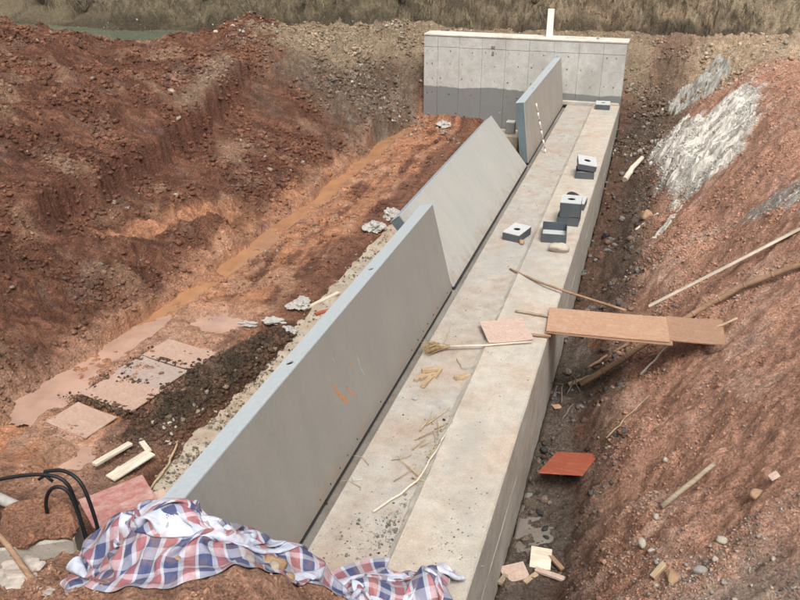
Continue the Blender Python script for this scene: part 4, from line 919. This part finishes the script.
# stones and scraps on the near slope
board('wood_block', (.15, .045, .04), lay(.48, 5.25, .05), (0, -.5, .9), 'wood', 'pale sawn wooden block beside a flat tan stone', 'block')
rock(.585, 5.16, .095, .055, .045, 'stone_tan', 'flat tan stone low on the slope beside a wooden block')
rock(.76, 5.14, .06, .05, .045, 'stone_grey', 'rounded grey stone next to the flat tan stone')
rock(.36, 5.70, .055, .042, .045, 'stone_white', 'larger pale stone of a pair low on the slope')
rock(.43, 5.60, .035, .02, .025, 'stone_white', 'narrow pale stone of a pair low on the slope')
rock(.46, 6.03, .034, .028, .03, 'stone_white', 'small white stone just below the wooden stake')
rock(1.15, 5.80, .075, .055, .05, 'stone_tan', 'brown stone under a pale board scrap on the slope')
board('board_scrap', (.075, .06, .012), lay(1.25, 5.84, .06), (.3, -.6, .4), 'ply_pale', 'pale board scrap beside a brown stone on the slope', 'scrap')
rock(.52, 6.95, .035, .03, .03, 'stone_white', 'round pinkish stone on the slope above the wooden stake')
rock(.12, 14.95, .13, .11, .10, 'stone_tan', 'round tan boulder on the slope below the white mortar spill')
rock(.92, 5.45, .05, .04, .03, 'stone_white', 'pale stone among the grey gravel above the tan stone')
for k in range(26):
    rr = random.Random(300+k); x, y = rr.uniform(.3, 1.25), rr.uniform(4.75, 5.45)
    s = rr.uniform(.014, .032); rock(x, y, s, s*.8, s*.7, ['stone_white','stone_grey','stone_white'][k % 3], 'small pebble in the grey gravel patch low on the slope', cat='pebble', name='pebble', group='pebbles on the near slope')
pole('pale_branch', [(-.42,18.0,-.90),(-.28,18.5,-.74),(-.12,18.9,-.62)], .07, .05, 'white_wood', 'thick pale log lying at the trench edge below the mortar spill', 'log', .01)
pole('pale_stick', [lay(.62,15.6,.03), lay(.72,16.1,.06)], .03, .03, 'white_wood', 'pale stick lying on the white mortar spill', 'stick', .006, n=5)
pole('pale_stick', [lay(.30,14.9,.03), lay(-.05,14.4,.03)], .02, .02, 'white_wood', 'pale stick below the mortar spill near the boulder', 'stick', .006, n=5)

# white and grey mortar spills: uneven crusts lying on the slope
def crust(name, poly, thick, mat, label, cat, warp, thr, seed, fold=.0):
    bb = (X > min(p[0] for p in poly)-.5) & (X < max(p[0] for p in poly)+.5) & (Y > min(p[1] for p in poly)-.8) & (Y < max(p[1] for p in poly)+.8)
    m = np.zeros(X.shape, bool)
    x, y = X[bb], Y[bb]
    inside = in_poly(x+warp*fbm(x,y,2.0,3,seed), y+warp*2*fbm(x,y,2.0,3,seed+5), poly)
    hole = fbm((x*.6-y*.8)*1.3, (x*.8+y*.6)*.7, 3.4, 5, seed+9, .65)
    m[bb] = inside & (hole < thr)
    q = m[:-1,:-1] & m[1:,:-1] & m[:-1,1:] & m[1:,1:]
    f = F.reshape(ny-1, nx-1, 4)[q]; used, inv = np.unique(f, return_inverse=True); f = inv.reshape(-1, 4)
    v = V[used].copy(); ed = np.ones(len(v))
    cnt = np.zeros(len(v)); np.add.at(cnt, f.ravel(), 1); inner = cnt >= 4
    v2 = v.copy(); v2[:,2] += np.where(inner, thick*(.6+.5*fbm(v[:,0],v[:,1],6,3,seed+20)), -.012)+fold*np.abs(fbm(v[:,0],v[:,1],2.2,2,seed+30))*inner
    return tag(link_mesh(name, np_mesh(name, v2, f, False), mat), label, cat)
crust('mortar_spill', [(.10,19.3),(.55,19.0),(1.0,18.2),(1.75,18.2),(1.95,17.6),(1.78,16.6),(1.60,15.2),(1.20,14.6),(.85,14.6),(.55,15.3),(.30,16.4)], .045, 'mortar', 'white dried mortar spill spread down the red slope', 'mortar', .22, .45, 300)
crust('mortar_spill', [(.55,15.1),(.85,14.9),(.62,13.9),(.35,13.3),(.28,13.7)], .03, 'mortar', 'thin pale mortar streak trailing below the white spill', 'mortar', .15, .3, 340)
crust('mortar_crust', [(.28,22.0),(.75,22.3),(1.40,23.0),(1.75,21.8),(1.35,20.6),(.80,19.6),(.55,20.2)], .10, 'mortar_grey', 'thick grey mortar crust on the slope by the end wall', 'mortar', .15, .6, 380, .03)
crust('mortar_patch', [(1.38,12.2),(1.7,12.0),(2.3,11.7),(2.5,11.0),(2.0,10.75),(1.6,11.5)], .02, 'mortar_grey', 'grey gravelly patch high on the red slope above the pale pole', 'mortar', .12, .4, 420)

# ---------------------------------------------------------------- the pit's near left side
def cyl_between(a, b, r): return tube_bm([a, b], r, 10)
blk = tag(link_mesh('concrete_block', bm_mesh(rough_edges(box_bm(.55, .46, .42, .015, (0,0,.21)), .012, 5, 2, 2)), 'side', loc=(-4.10, 3.93, -.26)), 'muddy concrete block below the black hose hoops', 'concrete block'); blk.rotation_euler = (0, 0, .55)
_cb = rough_edges(box_bm(.56, .47, .10, .04, (0,0,.44)), .05, 7, 4, 14); rough_edges(_cb, .022, 19, 6); rough_edges(_cb, .010, 41, 7)
_cm = bm_mesh(_cb, False); set_attr(_cm, 'Col', np.tile((.40,.205,.13), (len(_cm.vertices), 1)), 'FLOAT_COLOR'); set_attr(_cm, 'wet', np.zeros(len(_cm.vertices)), 'FLOAT'); link_mesh('mud_cap', _cm, 'soil', blk)
hose = empty('hose_bundle', (-3.80, 4.15, -.25), label='black hose bent into three tall hoops beside the concrete block', cat='hose')
def hoop(pts, r=.0145):
    # smooth curve through the points
    P = [Vector(p)-Vector(hose.location) for p in pts]; out = []
    for i in range(len(P)-1):
        p0, p1, p2, p3 = P[max(i-1,0)], P[i], P[i+1], P[min(i+2,len(P)-1)]
        for k in range(6):
            t = k/6; out.append(.5*((2*p1)+(p2-p0)*t+(2*p0-5*p1+4*p2-p3)*t*t+(3*p1-p0-3*p2+p3)*t**3))
    out.append(P[-1]); link_mesh('hoop', bm_mesh(tube_bm(out, r, 10)), 'black', hose)
HOOPS = []
# (filled from world positions worked out on the near bank)
hoop([(-4.75,3.90,.36),(-4.40,4.02,.46),(-4.10,4.10,.50),(-3.93,4.12,.44),(-3.86,4.10,.20),(-3.80,4.06,-.12)])
hoop([(-4.02,3.98,-.10),(-4.06,4.00,.28),(-3.98,4.02,.46),(-3.86,4.04,.44),(-3.78,4.02,.20),(-3.70,3.98,-.14)])
hoop([(-4.14,4.14,.49),(-3.98,4.16,.52),(-3.82,4.14,.46),(-3.72,4.10,.22),(-3.66,4.06,-.12)])
link_mesh('tie', bm_mesh(tube_bm([(-.36,-.06,.70),(-.30,-.05,.74),(-.24,-.05,.70)], .012, 6)), 'black', hose)
bam = pole('bamboo_pole', [(-3.16,3.0,.48),(-3.62,3.22,.62),(-4.12,3.45,.72),(-4.75,3.75,.62)], .022, .018, 'bamboo', 'bamboo pole propped over the near mound beside the hose hoops', 'pole', .004, n=12, nodes=5)
pole('pipe', [(-5.5,4.78,-.52),(-4.72,4.62,-.50)], .05, .05, 'plastic', 'white pipe lying behind the concrete block', 'pipe', .0, n=4, seg=14)
pb = board('scuffed_board', (.62, .42, .016), (-4.30, 5.10, -.60), (0,0,0), 'ply_pink', 'scuffed pinkish red board lying against the pit bank', 'board', warp=.006)
pb.rotation_euler = frame_rot((.52, .78, -.02), (-.86, .44, .30))
pb2 = board('scuffed_board', (.50, .24, .014), (-4.13, 5.22, -.70), (0,0,0), 'ply_pale', 'narrow faded pink board tucked under the scuffed red one', 'board'); pb2.rotation_euler = frame_rot((.50, .80, 0), (-.86, .44, .22))
board('white_offcut', (.46, .07, .03), (-4.83, 5.75, -.60), (0, .04, 1.30), 'white_wood', 'pale thin timber offcut beside the dark dirt ridge', 'offcut')
board('white_offcut', (.50, .14, .02), (-4.56, 5.66, -.62), (0, -.03, 1.25), 'white_wood', 'broad whitish offcut lying beside the scuffed board', 'offcut')
board('white_offcut', (.22, .06, .02), (-4.60, 5.98, -.62), (0, .02, 2.5), 'white_wood', 'short whitish offcut at the end of the broad one', 'offcut')
board('white_offcut', (.20, .05, .02), (-4.52, 6.25, -.66), (0, .02, 2.2), 'white_wood', 'small pale offcut at the edge of the apron', 'offcut')
pole('pale_cable', [(-4.20,5.15,-.74),(-4.28,5.6,-.745),(-4.32,5.95,-.745),(-4.40,6.25,-.73),(-4.50,6.30,-.71)], .013, .013, 'wood', 'tan cable curving along the apron edge', 'cable', .008, n=20)
for k in range(14):
    rr = random.Random(500+k); x, y = rr.uniform(-4.75,-4.35), rr.uniform(5.5, 6.9)
    rock(x, y, rr.uniform(.02,.05), rr.uniform(.012,.03), .016, 'stone_white' if k % 2 else 'plastic', 'pale mortar chip scattered along the near apron edge', cat='chip', name='mortar_chip', group='mortar chips by the apron')
# mud-smeared shuttering boards laid in a row on the pit floor
for k, (x, y, sy, a, tx, ty, m_, l_) in enumerate([
    (-5.70, 6.39, .46, -.20, .010, .02, 'mud_board', 'mud-smeared board nearest the red scuffed board, apart from the others in the row'),
    (-5.60, 7.03, .54, -.19, -.012, .01, 'mud_board', 'grey-pink mud-smeared board next to the one lying apart in the row'),
    (-5.55, 7.54, .49, -.22, .014, -.008, 'mud_board_grey', 'greyer mud-smeared board in the middle of the joined row'),
    (-5.44, 8.05, .50, -.17, -.008, .012, 'mud_board', 'pinkest mud-smeared board at the channel end of the row')]):
    board('muddy_board', (.80 if k else .62, sy, .018), (x, y, -.769+.004*(k % 2)), (tx, ty, a), m_, l_, 'board', warp=.010)
grit('board_dirt', [(-5.95,6.78,.14,.05,-.775),(-5.55,6.72,.2,.06,-.775),(-5.25,6.66,.12,.06,-.775),(-5.65,7.30,.10,.03,-.768),(-5.40,7.83,.16,.025,-.768),(-5.55,7.86,.10,.02,-.768),(-5.14,7.2,.05,.12,-.76),(-5.10,7.75,.05,.2,-.765),(-5.98,7.1,.05,.2,-.765),(-5.9,7.7,.05,.2,-.765)]+[(-5.30,6.72,.2,.04,-.775),(-5.7,6.74,.2,.05,-.775),(-5.1,7.0,.05,.2,-.775),(-5.06,7.5,.05,.25,-.775)]*2, 1300, .017, 'dark crumbs of dirt along the joints of the muddy boards', (.12,.075,.05), 66)
# white plastic bags and crumpled scraps along the apron
def crumple(name, loc, size, mat, label, cat, seed, group=None):
    from mathutils import noise as mn
    bm = bmesh.new(); bmesh.ops.create_icosphere(bm, subdivisions=4, radius=1); off = Vector((seed*3.1, seed*1.7, 0))
    for v in bm.verts:
        p = v.co.copy(); n_ = mn.noise(p*1.3+off)*.7+abs(mn.noise(p*2.6+off))*.5-abs(mn.noise(p*5+off))*.12
        p *= .75+n_; v.co = Vector((p.x*size[0], p.y*size[1], max(p.z, -.35)*size[2]))
    o = link_mesh(name, bm_mesh(bm, False), mat, loc=loc); return tag(o, label, cat, group)
crumple('plastic_bag', lay(-4.48,13.05,.06), (.17,.22,.11), 'plastic', 'white plastic bag crumpled at the tilted gate end', 'bag', 1)
crumple('plastic_bag', lay(-4.40,13.75,.06), (.14,.18,.12), 'plastic', 'smaller white bag just beyond the tilted gate end', 'bag', 2)
crumple('plastic_bag', lay(-4.52,9.75,.06), (.16,.2,.06), 'plastic', 'white crumpled plastic at the middle of the apron edge', 'bag', 3)
crumple('plastic_bag', lay(-4.62,9.10,.07), (.16,.10,.05), 'plastic', 'white plastic scrap at the end of the dark dirt ridge', 'bag', 4)
crumple('plastic_bag', Vector((-4.34,9.0,-.74)), (.12,.12,.07), 'plastic', 'small white plastic scrap lying on the apron slab', 'bag', 5)
crumple('plastic_bag', lay(-4.95,9.02,.05), (.16,.06,.04), 'plastic', 'thin white plastic strip by the small puddle', 'bag', 6)
crumple('plastic_bag', lay(-5.26,21.0,.05), (.22,.16,.12), 'plastic', 'white plastic scrap at the foot of the end wall', 'bag', 7)
board('pale_plank', (.75,.06,.03), (-4.30, 10.05,-.755), (0,0,1.2), 'white_wood', 'pale plank lying along the apron edge', 'plank')
board('brown_plank', (.30,.05,.03), (-4.12, 9.75,-.755), (0,0,.9), 'ply_red', 'short reddish batten lying on the apron slab', 'batten')
crumple('plastic_sheet', lay(-3.52,3.16,.02), (.22,.12,.03), 'dirty_plastic', 'dirty white plastic sheet half buried in the mound', 'plastic sheet', 8)
crumple('plastic_sheet', lay(-3.13,3.02,.01), (.14,.07,.022), 'dirty_plastic', 'small dirty white plastic scrap beside the bamboo pole', 'plastic sheet', 9)
for k, (x, y, s, l_) in enumerate([(-1.86,3.42,.085,'large brown earth clod on the mound beside the tarp'),(-1.80,3.33,.05,'greyish clod next to the large one by the tarp'),(-1.93,3.27,.055,'grey rounded clod below the large one on the mound'),(-1.74,3.40,.045,'small brown clod at the tarp edge above the grey ones'),(-2.28,3.06,.05,'lone brown clod lying on the bare front of the mound')]):
    rock(x, y, s, s*.85, s*.75, ['stone_tan','stone','stone_grey','stone_tan','stone_tan'][k], l_, cat='clod', name='earth_clod')

# ---------------------------------------------------------------- striped tarp heaped over the near end of the sill
def make_tarp():
    rg = np.random.default_rng(17); NU, NV = 150, 62; LU, LV = 4.3, 1.75
    path = np.array([(-3.08,3.48),(-2.88,3.38),(-2.55,3.32),(-2.15,3.52),(-1.75,3.84),(-1.38,4.10),(-1.00,4.26)])
    s = np.concatenate([[0], np.cumsum(np.hypot(*np.diff(path, axis=0).T))]); 
    u = np.linspace(0, 1, NU); 
    px = np.interp(u**.9*s[-1], s, path[:,0]); py = np.interp(u**.9*s[-1], s, path[:,1])
    tx, ty = np.gradient(px), np.gradient(py); tl = np.hypot(tx, ty); nx_, ny_ = -ty/tl, tx/tl
    v = np.linspace(-.5, .5, NV); wid = np.interp(u, [0,.15,.4,.55,.75,1], [.62,.86,.80,.50,.62,.52])
    P = np.zeros((NU, NV, 3))
    P[...,0] = px[:,None]+nx_[:,None]*v[None]*wid[:,None]; P[...,1] = py[:,None]+ny_[:,None]*v[None]*wid[:,None]
    uu, vv = np.meshgrid(u*LU, v*LV, indexing='ij')
    def col(x, y):
        g = ground_za(x, y)
        g = np.where((x > -2.25) & (x < -.84) & (y > 3.3), np.maximum(g, -.02), g)
        b = .09*np.exp(-((y-np.interp(x,[-3.1,-2.5,-2.1,-1.7,-1.0],[3.45,3.34,3.52,3.84,4.24]))/.20)**2)*(x > -3.3)*(x < -.85)+.29*np.exp(-(((x+2.55)/.42)**2+((y-3.40)/.26)**2))+.14*np.exp(-(((x+3.0)/.22)**2+((y-3.42)/.22)**2))+.20*np.exp(-(((x+1.48)/.20)**2+((y-4.02)/.18)**2))+.20*np.exp(-(((x+1.06)/.15)**2+((y-4.20)/.16)**2))
        return g+b
    P[...,2] = col(P[...,0], P[...,1])+.10+.16*np.abs(fbm(uu,vv,2.0,3,500))+.05*fbm(uu,vv,6,2,510)
    P[...,:2] += .05*np.stack([fbm(uu,vv,2.5,3,520), fbm(uu,vv,2.5,3,530)], -1)
    du, dv = LU/(NU-1), LV/(NV-1); sets = []
    def add(i0, j0, i1, j1, st_i, st_j, oi, oj, L, k): sets.append((i0, j0, i1, j1, L, k))
    def edges(di, dj, L, k):
        for par in (0, 1):
            a = np.arange(NU*NV).reshape(NU, NV); A = a[:NU-di, max(0,-dj):NV-max(0,dj)]; B = a[di:, max(0,dj):NV+min(0,dj)] if dj else a[di:, :]
            i = (np.arange(A.shape[0])//max(di,1))[:,None]+0*np.arange(A.shape[1])[None] if di else (np.arange(A.shape[1])//abs(dj))[None]+0*np.arange(A.shape[0])[:,None]
            m = (i % 2) == par
            sets.append((A[m], B[m], L, k))
    edges(1,0,du,1.0); edges(0,1,dv,1.0); edges(1,1,math.hypot(du,dv),.6); edges(1,-1,math.hypot(du,dv),.6); edges(3,0,3*du,.07); edges(0,3,3*dv,.07); edges(5,0,5*du,.02); edges(0,5,5*dv,.02)
    Q = P.reshape(-1,3).copy(); old = Q.copy()
    for step in range(150):
        vel = (Q-old)*.93; vel[:,2] -= .0009 if step > 30 else .0002; old = Q.copy(); Q = Q+np.clip(vel, -.03, .03)
        for it in range(3):
            for A, B, L, k in sets:
                d = Q[B]-Q[A]; ln = np.sqrt((d*d).sum(1))+1e-9; corr = d*((ln-L)/ln*.5*k*(.35+.65*(ln > L)))[:,None]
                Q[A] += corr; Q[B] -= corr
        h = col(Q[:,0], Q[:,1])+.012; below = Q[:,2] < h
        Q[below,2] = h[below]; old[below] = old[below]*.25+Q[below]*.75
        top = h+np.where(Q[:,0] > -2.0, .24, .27)
        Q[:,2] = np.minimum(Q[:,2], top)
        # the gate's end keeps the cloth in front of it
        gx = (Q[:,0] > -2.70) & (Q[:,0] < -2.16) & (Q[:,1] > 3.39) & (Q[:,2] < 1.10); Q[gx,1] = 3.39
    Q = Q.reshape(NU, NV, 3)
    Q[1:-1,1:-1] = .6*Q[1:-1,1:-1]+.1*(Q[2:,1:-1]+Q[:-2,1:-1]+Q[1:-1,2:]+Q[1:-1,:-2])
    ii = np.arange(NU*NV).reshape(NU, NV)
    base = np.array([-2.1, 3.5, .4])
    me = np_mesh('tarp', Q.reshape(-1,3)-base, np.stack([ii[:-1,:-1], ii[1:,:-1], ii[1:,1:], ii[:-1,1:]], -1).reshape(-1,4), True)
    set_attr(me, 'cloth', np.stack([uu, vv, uu*0], -1).reshape(-1,3), 'FLOAT_VECTOR')
    o = tag(link_mesh('striped_tarp', me, 'tarp', loc=tuple(base)), 'crumpled red, white and blue striped tarpaulin heaped at the near end of the weir', 'tarpaulin')
    md = o.modifiers.new('sub', 'SUBSURF'); md.levels = 1; md.render_levels = 1
    return o
make_tarp()

# ---------------------------------------------------------------- dry growth on the far bank
def blades(name, n, box, hgt, label, seed, mat='grass', lean=.5):
    rg = np.random.default_rng(seed); x = rg.uniform(box[0], box[1], n); y = rg.uniform(box[2], box[3], n)
    k = fbm(x, y, .9, 3, seed) > .05; x, y = x[k], y[k]; n = len(x); z = ground_za(x, y)-.02
    a = rg.uniform(0, 6.28, n); h = hgt*rg.uniform(.4, 1.2, n); w = rg.uniform(.006, .016, n); l1 = rg.uniform(.2, 1.2, n)*lean
    d = np.stack([np.cos(a), np.sin(a)], -1); sx_, sy_ = -d[:,1]*w, d[:,0]*w
    def ring(f, t):
        return np.stack([x+d[:,0]*h*l1*t, y+d[:,1]*h*l1*t-.3*h*t, z+h*f], -1)
    b0, b1, b2 = ring(0, 0), ring(.6, .25), ring(.85-.3*l1, .9)
    S_ = np.stack([sx_, sy_, sx_*0], -1)
    VV = np.stack([b0-S_, b0+S_, b1+S_, b1-S_, b2], 1).reshape(-1, 3); o = np.arange(n)*5
    FF = np.concatenate([np.stack([o, o+1, o+2], -1), np.stack([o, o+2, o+3], -1), np.stack([o+3, o+2, o+4], -1)])
    return tag(link_mesh(name, np_mesh(name, VV, FF), mat), label, kind='stuff')
blades('dry_grass', 2400, (-27, -1, 30.9, 33.4), .42, 'pale dry grass tufts on the far bank', 71, 'grass', 1.0)
blades('dead_brush', 5000, (-27, 3, 30.7, 33.4), .34, 'dark dead brush between the tufts on the far bank', 74, 'branch', 1.1)
blades('dry_grass', 500, (0, 9, 31.4, 33.4), .18, 'sparse dry grass on the bare right of the far bank', 72)
blades('bank_grass', 1200, (-9, 2, 23.2, 26), .10, 'thin dry grass on the sandy strip behind the end wall', 73)
def shrub(x, y, h, seed, label, n=26, spread=.9):
    rr = random.Random(seed); e = empty('dry_shrub', (x, y, ground_z(x, y)-.03), (0,0,0), label, 'shrub')
    for k in range(n):
        a = rr.uniform(0, 6.28); ln = h*rr.uniform(.6, 1.15); sp = spread*rr.uniform(.3, 1)
        pts = []
        for i in range(6):
            t = i/5; pts.append(Vector((math.cos(a)*sp*t*ln, math.sin(a)*sp*t*ln*.6-.15*t, ln*(t-.55*sp*t*t))))
        bm = tube_bm(pts, [.018*(1-.8*i/5)*h for i in range(6)], 5)
        for q in range(4):
            i = rr.randint(2, 4); d = Vector((rr.gauss(0,1), rr.gauss(0,1), rr.gauss(.2,.6)))*.12*h
            tube_bm([pts[i], pts[i]+d, pts[i]+d*1.8+Vector((0,0,-.03))], [.006*h,.005*h,.003*h], 4, bm)
        link_mesh('branch', bm_mesh(bm), 'branch', e)
    return e
shrub(-23.3, 30.9, 1.5, 1, 'large dry bare shrub drooping over the far shore above the green water')
shrub(-25.6, 31.2, 1.2, 2, 'bare shrub at the outer end of the far bank beyond the large one')
shrub(-9.5, 31.4, 1.0, 3, 'upright dry shrub on the far bank behind the end wall', 20, .5)
shrub(-13.6, 31.3, .9, 4, 'low tangled dry shrub on the far bank behind the sandy strip', 24)
shrub(-17.8, 31.3, .9, 5, 'low dry shrub on the far bank above the white pebbles', 22)
shrub(-4.6, 31.5, .8, 6, 'small dry shrub on the far bank beyond the white post', 18)
